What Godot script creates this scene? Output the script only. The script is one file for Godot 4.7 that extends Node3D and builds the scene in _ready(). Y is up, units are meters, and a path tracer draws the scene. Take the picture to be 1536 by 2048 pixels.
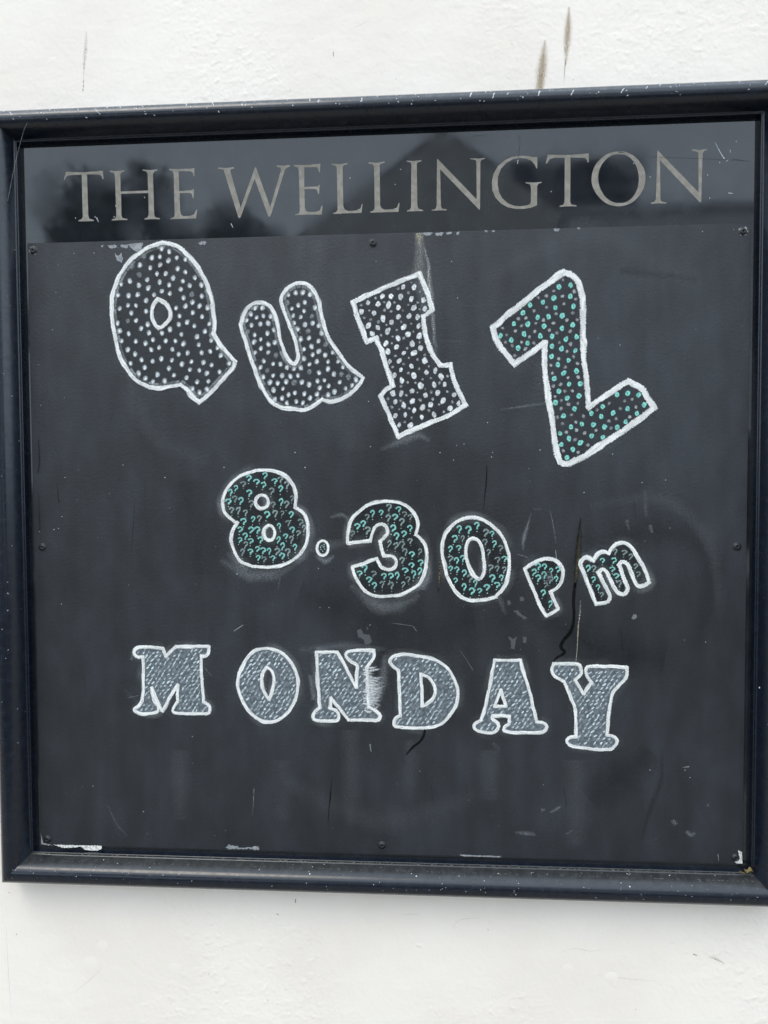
extends Node3D
# A pub's chalkboard sign on a white rendered wall, seen from the pavement. Lengths in the tables are millimetres from the middle of the blackboard sheet.

const SIGN_AT := Vector3(0, 1.5, 0)
const BOARD := Vector2(1100, 959)
const CHALK := [
	{"ch": "Q", "w": 6.8, "lines": [{"p": [-330.5,473.6,-312.5,469.1,-296.1,457.1,-281.1,440.6,-268.9,421.5,-261.4,403.9,-257,385,-254.5,366.1,-252.8,349.9,-255,333.2,-240,311.9,-221.5,289.4,-224.7,280.5,-243.5,260.5,-263.2,240.5,-278.7,228.4,-285.6,234,-296.6,246.4,-307,255.5,-324.4,253,-341.2,251.1,-358,253.5,-373.4,259.7,-385.9,270.8,-396.9,286,-405,303.9,-409.7,323.1,-412.7,342.2,-415.2,361.3,-415.4,380.3,-413,399.3,-407.1,415.4,-398.4,431.4,-386.9,446,-372.7,457.8,-357.1,466.8,-343.1,471.8], "corners": [9, 11, 15, 18]}, {"p": [-342.3,388.2,-334.8,385.3,-326.5,378.4,-322.5,368.9,-323.2,359.4,-328.4,351.4,-335.5,345.6,-341.1,344.1,-346.6,348.5,-350.6,357.3,-351.6,368.1,-349.4,378.9], "corners": [0, 7]}]},
	{"ch": "u", "w": 6.1, "lines": [{"p": [-212,346.4,-204.9,365,-193.7,376.9,-178.6,379.2,-166.3,373.6,-158.3,361.4,-154.3,345.2,-151.3,326.4,-146.5,310.2,-141.2,296.7,-133.1,286.3,-127.6,285.2,-122.6,293.7,-124.1,309.8,-131.3,331.4,-140.6,355.7,-148,377.2,-147.1,387.9,-137.4,401,-123.7,407.4,-108.8,405.7,-98,396.1,-91.3,381.3,-87.4,362.6,-82.2,341.1,-74.2,322.3,-62.1,303.4,-46.1,281.7,-32.6,269.5,-23.2,262.1,-27.3,254.7,-38.2,241.4,-54.6,230.9,-70.9,227.1,-85.8,230,-98.2,220.7,-113.3,214.2,-131,215.2,-147.5,217.3,-162.5,224.2,-173.4,237.9,-182.8,256.9,-190.8,278.7,-197.4,297.6,-204.1,319.3,-208.8,332.9], "corners": [0, 29, 34]}]},
	{"ch": "I", "w": 7.6, "lines": [{"p": [-37.6,377.3,13.4,398.2,64,418,75.3,390.3,83.3,362.7,69.7,353.3,73.5,322.5,83.2,296.5,95.5,278.4,110.8,279.8,115.6,257,125.3,234.2,133.4,218.5,109,203.5,82.9,194.1,56.6,182.9,30.3,171.7,18.9,199.7,4.3,234.2,12.6,242.3,22.5,248.7,12.8,278.1,4.7,304.3,-1.8,322.3,-16.6,316.1,-29.6,350.5], "corners": [0, 2, 4, 5, 8, 9, 12, 16, 18, 20, 23, 24]}]},
	{"ch": "Z", "w": 9.0, "lines": [{"p": [173.8,334.2,196.3,352.3,221.9,372.6,250.5,394.3,279,413.7,291.7,409.2,301.2,397.9,307,375.5,307.8,350,307.9,318.1,309.7,286.2,314,247.7,317.3,212.3,343.2,231.2,374.6,250.6,393.6,240.1,404.7,224,412,209.6,371.9,179.6,324.6,147.9,296,132,283.3,128.2,275.3,130.5,268.8,151.6,262.2,196.9,255.7,235.6,251.5,274.3,251.4,311.2,228.4,294,206,278.9,188.3,301.1,178.7,317.4], "corners": [0, 4, 12, 14, 17, 22, 27, 29]}]},
	{"ch": "8", "w": 5.7, "lines": [{"p": [-180.5,121.9,-161.7,120.1,-145.3,111.9,-133.7,100.3,-128,84,-129.4,63.1,-117.8,56.1,-110.9,42.2,-109.9,25.9,-113.5,7.3,-125.5,-11.4,-144.4,-23.1,-165.7,-28.2,-187,-29,-201.1,-26.7,-217.7,-18.5,-226.9,-2.1,-230.8,14.3,-227.7,30.7,-221.7,40.1,-233.4,48.3,-241.6,58.8,-243.8,72.9,-240,86.8,-228,103.1,-211.2,114.6,-194.6,120.3], "corners": [5, 19]}, {"p": [-181.2,82.8,-176.2,81.1,-172.8,77,-171.9,71.9,-173.7,66.9,-177.7,63.4,-182.8,62.4,-187.8,64.1,-191.2,68.2,-192.1,73.4,-190.3,78.4,-186.3,81.8], "corners": []}, {"p": [-169.7,36.4,-165.4,34.5,-162.4,29.9,-161.6,24,-163.2,18.3,-166.7,14.3,-171.3,13.2,-175.6,15.1,-178.6,19.7,-179.4,25.6,-177.9,31.3,-174.3,35.3], "corners": []}]},
	{"ch": ".", "w": 4.8, "lines": [{"p": [-86.4,12.6,-82.1,10.6,-79.1,6.1,-78.3,0.2,-79.8,-5.5,-83.4,-9.5,-87.9,-10.6,-92.2,-8.6,-95.2,-4.1,-96,1.8,-94.5,7.5,-90.9,11.5], "corners": []}]},
	{"ch": "3", "w": 5.7, "lines": [{"p": [-48.1,8.4,-29.5,10.8,-13.3,13.1,-9.8,23.5,-5.1,33.9,4.2,37.8,12.3,32.7,13.4,23.4,7.6,16.5,1.7,10.7,5.1,-2,8.6,-10.8,20.1,-11.2,27,-18.1,24.7,-27.4,15.4,-32.5,5,-28.6,0.4,-22.8,-3,-15.9,-20.5,-21.7,-41,-28.7,-38,-41.5,-30,-55.4,-16.1,-69.3,2.4,-73.9,25.6,-72.6,46.4,-65.5,62.6,-52.8,71.9,-31.9,73.8,-11.2,70.8,5,64,15.3,57.1,21.1,60.1,34.9,58.3,46.4,51.5,57.9,40.1,67.1,24,72.3,5.5,72.3,-13,68.5,-29.2,58.2,-42.1,44.3,-46.8,28.1], "corners": [0, 2, 9, 11, 18, 20, 32]}]},
	{"ch": "0", "w": 5.8, "lines": [{"p": [135.8,47.2,151.7,46.1,167.6,39.2,181.2,27.7,191.4,14,197,-2,199.3,-20.3,198.2,-38.6,192.6,-57,179,-73.6,163,-77.8,144.8,-79.5,128.8,-75.7,117.4,-65.4,107.2,-48.1,101.5,-29.7,98.1,-13.6,97,0.2,100.4,16.3,108.5,30.1,119.9,41.6], "corners": [9]}, {"p": [144.9,15.9,152.8,10.6,158.5,-2,161.2,-18.1,161.9,-31.9,158.5,-43.3,152.8,-46.8,144.8,-41.1,138.5,-29.6,134.2,-13.5,133.5,0.3,136.9,11.7], "corners": [6]}]},
	{"ch": "p", "w": 6.0, "lines": [{"p": [222.4,-30.6,235.4,-21.4,248.9,-16.1,262.4,-15.7,273.6,-21.3,279.3,-32.7,279.3,-45.3,273.7,-57.9,261.4,-65.9,267.1,-79.6,272.7,-92.2,263.8,-98,254.8,-102.1,244.6,-84.3,233.2,-56.9], "corners": [0, 8, 10, 12]}]},
	{"ch": "m", "w": 6.6, "lines": [{"p": [306.1,-24.7,308.3,-16.7,314.9,-12.9,325,-18.3,330.5,-9.9,339.4,-4.7,348.3,-6.9,352.7,1.5,361.5,8.3,371.5,8.9,381.5,1.5,389.3,-11,398.3,-26.8,405,-42.6,407.7,-50.6,401.8,-55.1,393,-57.4,386.9,-49.9,379.5,-31.4,373.5,-22.3,367.2,-19.6,363.3,-24.6,368.5,-40.5,374.5,-54.1,375.9,-62,370.9,-68.9,363.5,-68.2,357.5,-61,350.8,-47.3,345.1,-36,338.4,-31,332.2,-37.2,338.5,-47.4,345.3,-61,349.8,-73.5,344.9,-81.5,329.4,-83.9,323,-67.9,314,-45.2], "corners": [3, 6, 14, 21, 31, 36]}]},
	{"ch": "M", "w": 5.6, "lines": [{"p": [-384.1,-156.8,-364.1,-155.8,-342.8,-157.8,-338.2,-170.9,-321.5,-155.4,-298.8,-154.1,-269.2,-154.4,-268.8,-164.1,-273.6,-169.7,-281.5,-169.8,-281.2,-204.7,-278.4,-242.5,-269.1,-249.4,-269.2,-257.8,-275,-261.2,-300.4,-261.6,-325.4,-260.9,-328.2,-254.5,-320.6,-243.1,-319.6,-215.9,-345.9,-257.3,-361.8,-221.2,-358.4,-242.2,-352,-251.2,-354.5,-259.7,-371.7,-262.7,-387.3,-259.6,-390.1,-255.4,-381.4,-248.2,-376.9,-236.9,-374.9,-205.9,-375.2,-171.3,-384.3,-171.7,-389.9,-165.3], "corners": [2, 3, 4, 6, 9, 11, 18, 19, 20, 21, 31]}]},
	{"ch": "O", "w": 5.6, "lines": [{"p": [-176.8,-156.3,-158.7,-160.8,-142.2,-173.1,-131.8,-191.8,-128.7,-214,-132.2,-236.2,-143,-255.9,-159.9,-268.7,-175.3,-273.1,-190.6,-269.2,-205.9,-256.8,-217.7,-237.4,-223.6,-215.2,-220,-192.8,-208.5,-171.9,-193.5,-159.8], "corners": []}, {"p": [-177.1,-186.2,-168.8,-192.3,-166.2,-206.1,-168.3,-222.8,-174,-237.4,-180.4,-228.6,-185,-214.7,-184.2,-198], "corners": [0, 4]}]},
	{"ch": "N", "w": 5.6, "lines": [{"p": [-98.3,-161.6,-83.9,-161.5,-66,-161.3,-52.5,-185.4,-36.2,-216.9,-36.1,-196.2,-35.1,-183,-45.5,-175.7,-51.8,-167.5,-49,-161.1,-37.2,-158.8,-8.4,-158,-8.2,-167,-12.6,-175.3,-19.5,-183.7,-18.9,-215.3,-16.6,-247,-4.9,-253.8,1.1,-260.6,-3.6,-267.5,-21.4,-267.3,-48.9,-267.2,-61.2,-251.8,-76.2,-232.7,-78.6,-249.3,-66.8,-254.7,-64.1,-263,-69.6,-269.2,-98.7,-269.6,-104.7,-263.6,-101.3,-255.2,-93.5,-249.6,-95.5,-221.9], "corners": [0, 2, 4, 11, 14, 16, 21, 23, 24, 31]}]},
	{"ch": "D", "w": 5.6, "lines": [{"p": [17.2,-172.3,24,-166.2,41.7,-164.1,63.4,-166.9,85.1,-172.1,101.2,-181.5,112,-195,118.7,-211.3,120.9,-227.2,117.3,-243.7,107.8,-258.9,94.3,-271.5,76.6,-277.8,49.4,-278.3,26.2,-276.7,22.7,-269.9,26.3,-262.9,31.8,-260.1,31.1,-228.4,28.8,-188.6,21.2,-183.2,17.2,-177.8], "corners": [17, 19]}, {"p": [64.1,-194.2,75.5,-199,83.6,-209.9,86.3,-222.2,82.2,-233.2,74,-240.2,65.3,-244.4,65.4,-219.7], "corners": [0, 6]}]},
	{"ch": "A", "w": 5.6, "lines": [{"p": [176.5,-171.4,195.2,-171.8,216,-171,223.2,-195.9,232.6,-231.1,242,-266.3,251.3,-267.5,255.3,-272.9,251.4,-279.8,238.1,-282.8,195.3,-282.1,192.1,-275.3,198.5,-269.8,199.3,-258.8,187.2,-257.1,174.4,-257.9,174.4,-263.3,181.9,-270,181.4,-278.3,173.8,-283.9,155,-282.8,146.9,-277.5,147,-270.6,156.4,-265,163.1,-240.3,171.2,-204.7], "corners": [0, 2, 5, 13, 15, 23]}, {"p": [186.7,-217.3,193.9,-242.5,177.1,-242.8], "corners": [0, 1, 2]}]},
	{"ch": "Y", "w": 5.6, "lines": [{"p": [265.7,-176.4,282.8,-175.2,302.7,-177.4,308,-186.8,306.7,-193.5,298.8,-200.4,311.3,-221.9,323.8,-204.1,315.9,-192.1,315.8,-182.6,322.4,-179.3,348.7,-179,376.1,-180.1,374.9,-194.1,364.6,-207.7,355.5,-219.9,351.6,-237.5,348.6,-259.2,347.2,-284.9,358.5,-287.5,362.5,-294.2,357.3,-302.4,349.4,-306.6,317.7,-305.8,293.9,-302.2,286.5,-295.5,289.9,-290,300.5,-287.7,300.4,-268.1,299,-246.4,291,-224.8,281.6,-203.3,269.7,-196.7,263.8,-187.3], "corners": [0, 5, 6, 7, 12, 18, 27, 29, 31]}]},
]
const NAME_LETTERS := [
	{"ch": "T", "rings": [{"p": [-486.6,588.8,-456.8,587.3,-427.1,588.6,-426.5,575.9,-428.1,575.9,-429.6,580.5,-432.7,582.8,-442.8,583.6,-452.7,583.8,-451.9,520.4,-450.5,515.9,-443,513.4,-443.5,511.9,-455.3,511.8,-467.8,512.2,-467.8,513.8,-462.7,515.5,-460.9,519.2,-461.3,583.7,-472.6,583.8,-482,583.2,-486,581.6,-488.8,576.7,-490,576.7]}]},
	{"ch": "H", "rings": [{"p": [-416.2,588.2,-404.5,587.5,-392.3,588.2,-392.8,586.3,-397.5,585.1,-399.5,581.7,-399.3,556,-355.8,556,-356,580.3,-357.5,584.8,-364.1,586.8,-364.1,588.3,-352.5,587.1,-340.4,587.8,-340.9,586,-345.5,584.7,-347.6,580.7,-346.7,518.8,-345.2,515.1,-337.9,513.1,-338,511.6,-349.9,512.2,-362.3,511.8,-362.3,513.5,-357.6,514.7,-355.5,519.1,-355.4,552.2,-398.8,552.4,-398.8,519.6,-397.3,515.1,-389.5,513.4,-389.5,511.9,-402,512.1,-414.5,511.8,-414.2,513.6,-409,515,-407,519.1,-408.2,581.2,-410,585,-415.9,586.4]}]},
	{"ch": "E", "rings": [{"p": [-322.3,587.8,-303.1,587.1,-281.8,587.4,-282.2,575.6,-283.7,575.7,-284.7,580.1,-287.7,583.2,-307,583.8,-306.4,553.7,-289.7,554,-285.9,554.5,-283.2,556.6,-284.1,542,-285.3,542,-286.7,548.3,-289.8,550.2,-306,550.4,-305.6,523.6,-304.2,517.6,-300.3,515.2,-288.8,515.6,-283.4,517.7,-279.7,524.6,-278.5,524.6,-280.8,511.2,-302.7,511.3,-320.9,511.1,-320.5,512.7,-316.6,513.5,-314.2,516.4,-314.8,578.9,-316.2,584.1,-322,586.3]}]},
	{"ch": "W", "rings": [{"p": [-236.3,583.4,-214.4,511.1,-212.6,509.4,-210.5,511.5,-188.1,568.6,-167.7,511.3,-165.9,510,-164.1,511.2,-141.1,580.2,-138.1,583.6,-133.6,585.2,-133.2,587.4,-144.1,586.8,-153.7,587.5,-153.4,585.3,-148.1,584,-147,580.4,-164.3,524.6,-185.5,584.6,-186.5,586.2,-187.9,584.7,-210.4,525.4,-225.9,581.1,-225.1,584,-219.8,585.2,-219.7,587.4,-233.2,586.2,-245,587.2,-244.6,585.4,-239.3,584.5]}]},
	{"ch": "E", "rings": [{"p": [-127.4,587.2,-107.9,586.5,-86.3,587.7,-87,575.1,-88.6,575.1,-89.9,580.4,-92.3,582.9,-111.1,583.1,-111.4,553.7,-96.2,553.7,-91.2,554.1,-87.5,556.5,-88.7,542.3,-89.9,542.3,-91.8,548.6,-95.2,550.3,-111.2,550.4,-110.9,523.3,-109.5,517.8,-105.5,515.7,-93.5,515.9,-87.5,517.7,-85,524.5,-83.6,524.5,-84.9,511.2,-106.6,512,-125.7,511.6,-125.3,513,-120.6,513.8,-118.6,517.7,-119.6,578.5,-121,583.4,-127,585.4]}]},
	{"ch": "L", "rings": [{"p": [-69.3,587.2,-56.9,586.1,-44.6,587.3,-44.8,585.3,-50.4,584.4,-52.4,581.7,-51.6,522.5,-49.4,517.6,-44.5,515.5,-32.5,515.7,-25.5,518.8,-23.3,525.4,-21.9,525.3,-24,511.9,-46.5,512,-67.5,511.6,-67.1,513.2,-62.5,514.4,-60.4,517.9,-61.2,580.4,-62.9,584,-68.9,585.6]}]},
	{"ch": "L", "rings": [{"p": [-12.6,587.2,-0.3,586.2,12,587.7,11.6,585.6,6,584.6,4.2,581.7,4.7,522.8,6.9,517.8,11.8,515.7,23.7,516,30.6,518.7,32.8,525.2,34.4,525.2,32.4,511.8,9.2,511.9,-11,511.9,-10.6,513.5,-5.9,514.7,-3.7,518.1,-4.3,580.5,-6.3,584,-12.2,585.4]}]},
	{"ch": "I", "rings": [{"p": [45,587.7,56.5,587,67.6,587.8,67.1,586,62.3,585,60.4,582.1,61.1,520.4,62.6,515.6,69.8,513.4,69.6,511.9,57.7,512.1,45.2,511.9,45.5,513.4,49.8,514.7,51.6,518.5,52.2,581.6,51.1,584.9,45.3,586.2]}]},
	{"ch": "N", "rings": [{"p": [91.8,588.9,150.4,526.7,150,582.8,148.6,585.3,140.6,586.8,140.9,588.1,151.9,587.2,162.8,587.8,162.5,586.4,158,585.2,156,582.5,155.4,512.3,154.2,511.3,95.7,573.4,96.6,519.3,98.1,514.8,105.7,513.4,105.4,511.9,94.3,512.2,82.6,512,82.9,513.3,88.2,514.3,90.2,518.8,91,587.8]}]},
	{"ch": "G", "rings": [{"p": [240.7,586.3,240.4,569.7,238.9,569.8,236.7,575.3,231.4,581.5,224,584.7,215,586,204.5,584.6,194,579,186.5,571.1,182.3,560,181.7,548.1,183.8,536.1,188.8,527,197.1,519.6,206.1,515.7,215.1,514.7,224.1,515.5,230.1,517.5,231.1,521.2,231.1,542.1,229.7,546.6,223.3,548.6,223.3,549.8,234.5,549.1,247.2,549.7,246.9,548.3,241.9,546.9,240.5,543.3,240.1,515.3,231.6,512,219.6,510.5,209.1,510.9,197.1,513.6,186.6,519.6,178.3,528.8,173.8,539.4,173,551.4,175.3,563.3,182,575,192.5,583.5,203,587.9,215,589.1,226.9,588.3,234.4,586.5]}]},
	{"ch": "T", "rings": [{"p": [255.9,589.2,286.4,587.8,315.9,589.1,316.2,575.9,314.5,576,312.8,580.5,309.8,583.1,289.4,584,289.2,519.4,290.8,515.2,298.4,513.6,298.1,511.9,285.8,512.5,273.6,512,273.7,513.5,279.1,515,280.8,519.7,280.9,584,264.6,584.4,258.7,582.7,254.9,576.7,252.9,576.4]}]},
	{"ch": "O", "rings": [{"p": [359.7,590.5,371.3,588.8,382.9,582.3,392.1,572,397.6,561,399,549.3,396.5,536.1,389.9,524.7,379.2,515,366.8,510.7,355.2,510.7,343.5,514.4,332.6,523.1,324.2,535.1,320.5,546.9,321.3,560.2,326.5,572.6,335.6,582.2,346.4,588.5]}, {"p": [358.9,586.4,369.6,584.9,378.8,578.3,385.5,568.1,388.7,556.3,389.1,544.7,386.6,533.1,380,522.5,370.9,516.1,361.8,515,351.8,516.7,341.8,523.7,334.2,534.8,330.5,546.6,330.4,558.2,334,569.8,340.6,578.7,348.9,584.6]}]},
	{"ch": "N", "rings": [{"p": [416.5,589.9,475.9,526.9,475,583.2,473.7,586,465.6,588,466,589.5,476.6,588.6,488,589.5,487.7,587.9,483.2,586.7,481.1,583.8,479.8,513.6,478.2,512,419.8,575.2,420.9,518.7,422.6,515,429.7,513.8,429.4,512.1,419,512.8,406.9,512.5,407.4,514.1,412.3,515.1,414.3,518.9,415.9,588.6]}]},
]

var rng := RandomNumberGenerator.new()
var M := {}


# A sheet of paint, chalk or dirt: flat pieces that lie on a surface, collected into one mesh.
class Paint:
	var v := PackedVector3Array()
	var n := PackedVector3Array()
	var uv := PackedVector2Array()
	var c := PackedColorArray()
	var ix := PackedInt32Array()

	func add(p: Vector2, z: float, t: Vector2, col: Color) -> int:
		v.append(Vector3(p.x, p.y, z) * 0.001)
		n.append(Vector3(0, 0, 1))
		uv.append(t)
		c.append(col)
		return v.size() - 1

	func tri(a: int, b: int, d: int) -> void:
		var pa := v[a]
		var side := (v[b] - pa).cross(v[d] - pa).z
		ix.append_array([a, b, d] if side < 0.0 else [a, d, b])

	# a band along a line, with a width and an opacity at every point; soft bands fade out to both sides
	func band(line: PackedVector2Array, half: PackedFloat32Array, op: PackedFloat32Array, z: float, col: Color, soft := false, u0 := 0.0) -> void:
		var along := u0
		var last := []
		for i in line.size():
			var a := line[maxi(i - 1, 0)]
			var b := line[mini(i + 1, line.size() - 1)]
			var t := (b - a).normalized()
			var q := Vector2(-t.y, t.x)
			if i > 0:
				along += line[i].distance_to(line[i - 1])
			var full := Color(col.r, col.g, col.b, col.a * op[i])
			var none := Color(col.r, col.g, col.b, 0.0)
			var row := []
			if soft:
				row = [add(line[i] + q * half[i], z, line[i] / 80.0 + q * half[i] / 80.0, none), add(line[i], z, line[i] / 80.0, full), add(line[i] - q * half[i], z, line[i] / 80.0 - q * half[i] / 80.0, none)]
			else:
				row = [add(line[i] + q * half[i], z, Vector2(along / 80.0, 0), full), add(line[i] - q * half[i], z, Vector2(along / 80.0, 1), full)]
			if i > 0:
				for k in row.size() - 1:
					tri(last[k], row[k], row[k + 1])
					tri(last[k], row[k + 1], last[k + 1])
			last = row

	# a dab with an uneven outline, fading out over its rim
	func dab(at: Vector2, rx: float, ry: float, turn: float, z: float, col: Color, r: RandomNumberGenerator, uneven := 0.15, core := 0.72, sides := 10) -> void:
		var mid := add(at, z, at / 80.0, col)
		var inner := []
		var outer := []
		for k in sides:
			var w := TAU * k / sides
			var s := 1.0 + r.randf_range(-uneven, uneven)
			var d := Vector2(cos(w) * rx * s, sin(w) * ry * s).rotated(turn)
			inner.append(add(at + d * core, z, (at + d * core) / 80.0, col))
			outer.append(add(at + d, z, (at + d) / 80.0, Color(col.r, col.g, col.b, 0.0)))
		for k in sides:
			var k2 := (k + 1) % sides
			tri(mid, inner[k], inner[k2])
			tri(inner[k], outer[k], outer[k2])
			tri(inner[k], outer[k2], inner[k2])

	# a filled outline, with holes
	func area(outer: PackedVector2Array, holes: Array, z: float, col: Color) -> void:
		var all := PackedVector2Array(outer)
		for h in holes:
			all.append_array(h)
		var got := Geometry2D.triangulate_delaunay(all)
		var first := v.size()
		for p in all:
			add(p, z, p / 80.0, col)
		for k in range(0, got.size(), 3):
			var m := (all[got[k]] + all[got[k + 1]] + all[got[k + 2]]) / 3.0
			if not Geometry2D.is_point_in_polygon(m, outer):
				continue
			var out := false
			for h in holes:
				out = out or Geometry2D.is_point_in_polygon(m, h)
			if not out:
				tri(first + got[k], first + got[k + 1], first + got[k + 2])

	func mesh() -> ArrayMesh:
		var a := []
		a.resize(Mesh.ARRAY_MAX)
		a[Mesh.ARRAY_VERTEX] = v
		a[Mesh.ARRAY_NORMAL] = n
		a[Mesh.ARRAY_TEX_UV] = uv
		a[Mesh.ARRAY_COLOR] = c
		a[Mesh.ARRAY_INDEX] = ix
		var m := ArrayMesh.new()
		m.add_surface_from_arrays(Mesh.PRIMITIVE_TRIANGLES, a)
		return m


func put(called: String, mesh: Mesh, material: Material, parent: Node = self, at := Vector3.ZERO) -> MeshInstance3D:
	var o := MeshInstance3D.new()
	o.name = called
	o.mesh = mesh
	o.material_override = material
	o.position = at
	parent.add_child(o, true)
	return o


func thing(called: String, label: String, category: String, at := Vector3.ZERO) -> Node3D:
	var o := Node3D.new()
	o.name = called
	o.position = at
	add_child(o, true)
	o.set_meta("label", label)
	o.set_meta("category", category)
	return o


func lin(r: float, g: float, b: float, a := 1.0) -> Color:
	var c := Color(r, g, b).linear_to_srgb()
	c.a = a
	return c


func points(flat: Array) -> PackedVector2Array:
	var p := PackedVector2Array()
	for i in range(0, flat.size(), 2):
		p.append(Vector2(flat[i], flat[i + 1]))
	return p


# a smooth line through the points, one point about every STEP millimetres
func smooth(p: PackedVector2Array, closed := false, step := 2.0) -> PackedVector2Array:
	var out := PackedVector2Array()
	var n := p.size()
	for i in (n if closed else n - 1):
		var a := p[(i - 1 + n) % n] if closed or i > 0 else p[0] * 2.0 - p[1]
		var b := p[i]
		var c := p[(i + 1) % n]
		var d := p[(i + 2) % n] if closed or i + 2 < n else c * 2.0 - b
		var parts := maxi(1, roundi(b.distance_to(c) / step))
		for k in parts:
			out.append(b.cubic_interpolate(c, a, d, float(k) / parts))
	out.append(p[0] if closed else p[n - 1])
	return out


# the strokes that a contour was drawn with: one from each corner to the next
func runs(p: PackedVector2Array, corners: Array) -> Array:
	var out := []
	if corners.is_empty():
		return [smooth(p, true)]
	var n := p.size()
	for k in corners.size():
		var i: int = corners[k]
		var stop: int = corners[(k + 1) % corners.size()]
		var run := PackedVector2Array([p[i]])
		while true:
			i = (i + 1) % n
			run.append(p[i])
			if i == stop:
				break
		out.append(smooth(run))
	return out


func fnl(seed_: int, freq: float, octaves := 4, type := FastNoiseLite.TYPE_SIMPLEX_SMOOTH) -> FastNoiseLite:
	var f := FastNoiseLite.new()
	f.seed = seed_
	f.noise_type = type
	f.frequency = freq
	f.fractal_octaves = octaves
	if octaves == 1:
		f.fractal_type = FastNoiseLite.FRACTAL_NONE
	return f


func grey(f: FastNoiseLite, w: int, h: int, small_w := 0, small_h := 0) -> PackedByteArray:
	var im := f.get_image(small_w if small_w else w, small_h if small_h else h, false, false, true)
	im.convert(Image.FORMAT_L8)
	if small_w:
		im.resize(w, h, Image.INTERPOLATE_CUBIC)
	return im.get_data()


func noise_tex(f: FastNoiseLite, size: int, low: Color, high: Color, from := 0.0, to := 1.0) -> ImageTexture:
	var im := f.get_seamless_image(size, size, false, false, 0.15, true)
	im.convert(Image.FORMAT_L8)
	var d := im.get_data()
	var out := PackedByteArray()
	out.resize(size * size * 4)
	for i in d.size():
		var t := smoothstep(from, to, d[i] / 255.0)
		var c := low.lerp(high, t)
		out[i * 4] = int(c.r * 255)
		out[i * 4 + 1] = int(c.g * 255)
		out[i * 4 + 2] = int(c.b * 255)
		out[i * 4 + 3] = int(c.a * 255)
	return ImageTexture.create_from_image(Image.create_from_data(size, size, false, Image.FORMAT_RGBA8, out))


func bumps(f: FastNoiseLite, size: int, strength: float) -> ImageTexture:
	var im := f.get_seamless_image(size, size, false, false, 0.15, true)
	im.convert(Image.FORMAT_RGBA8)
	im.bump_map_to_normal_map(strength)
	return ImageTexture.create_from_image(im)


func mat(color: Color, rough: float, spec := 0.5) -> StandardMaterial3D:
	var m := StandardMaterial3D.new()
	m.albedo_color = color
	m.roughness = rough
	m.metallic_specular = spec
	return m


func paint_mat(tex: Texture2D, rough := 0.9) -> StandardMaterial3D:
	var m := mat(Color.WHITE, rough, 0.2)
	m.transparency = BaseMaterial3D.TRANSPARENCY_ALPHA
	m.vertex_color_use_as_albedo = true
	m.albedo_texture = tex
	return m


func tri_map(m: StandardMaterial3D, per_metre: float) -> StandardMaterial3D:
	m.uv1_triplanar = true
	m.uv1_world_triplanar = true
	m.uv1_scale = Vector3.ONE * per_metre
	return m


func box(size: Vector3, at := Vector3.ZERO) -> ArrayMesh:
	var st := SurfaceTool.new()
	var b := BoxMesh.new()
	b.size = size
	st.append_from(b, 0, Transform3D(Basis(), at))
	return st.commit()


func prism(outline: PackedVector2Array, depth: float) -> ArrayMesh:  # an outline in x and y, from z = 0 back to -depth
	var st := SurfaceTool.new()
	st.begin(Mesh.PRIMITIVE_TRIANGLES)
	st.set_smooth_group(-1)
	var n := outline.size()
	var t := Geometry2D.triangulate_polygon(outline)
	for k in range(0, t.size(), 3):
		var q := [outline[t[k]], outline[t[k + 1]], outline[t[k + 2]]]
		if (q[1] - q[0]).cross(q[2] - q[0]) > 0:
			q.reverse()
		for p in q:
			st.add_vertex(Vector3(p.x, p.y, 0))
		q.reverse()
		for p in q:
			st.add_vertex(Vector3(p.x, p.y, -depth))
	var ccw := not Geometry2D.is_polygon_clockwise(outline)
	for i in n:
		var a := outline[i]
		var b := outline[(i + 1) % n]
		if ccw:
			var s := a
			a = b
			b = s
		for p in [Vector3(a.x, a.y, 0), Vector3(a.x, a.y, -depth), Vector3(b.x, b.y, -depth), Vector3(a.x, a.y, 0), Vector3(b.x, b.y, -depth), Vector3(b.x, b.y, 0)]:
			st.add_vertex(p)
	st.generate_normals()
	return st.commit()


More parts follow.
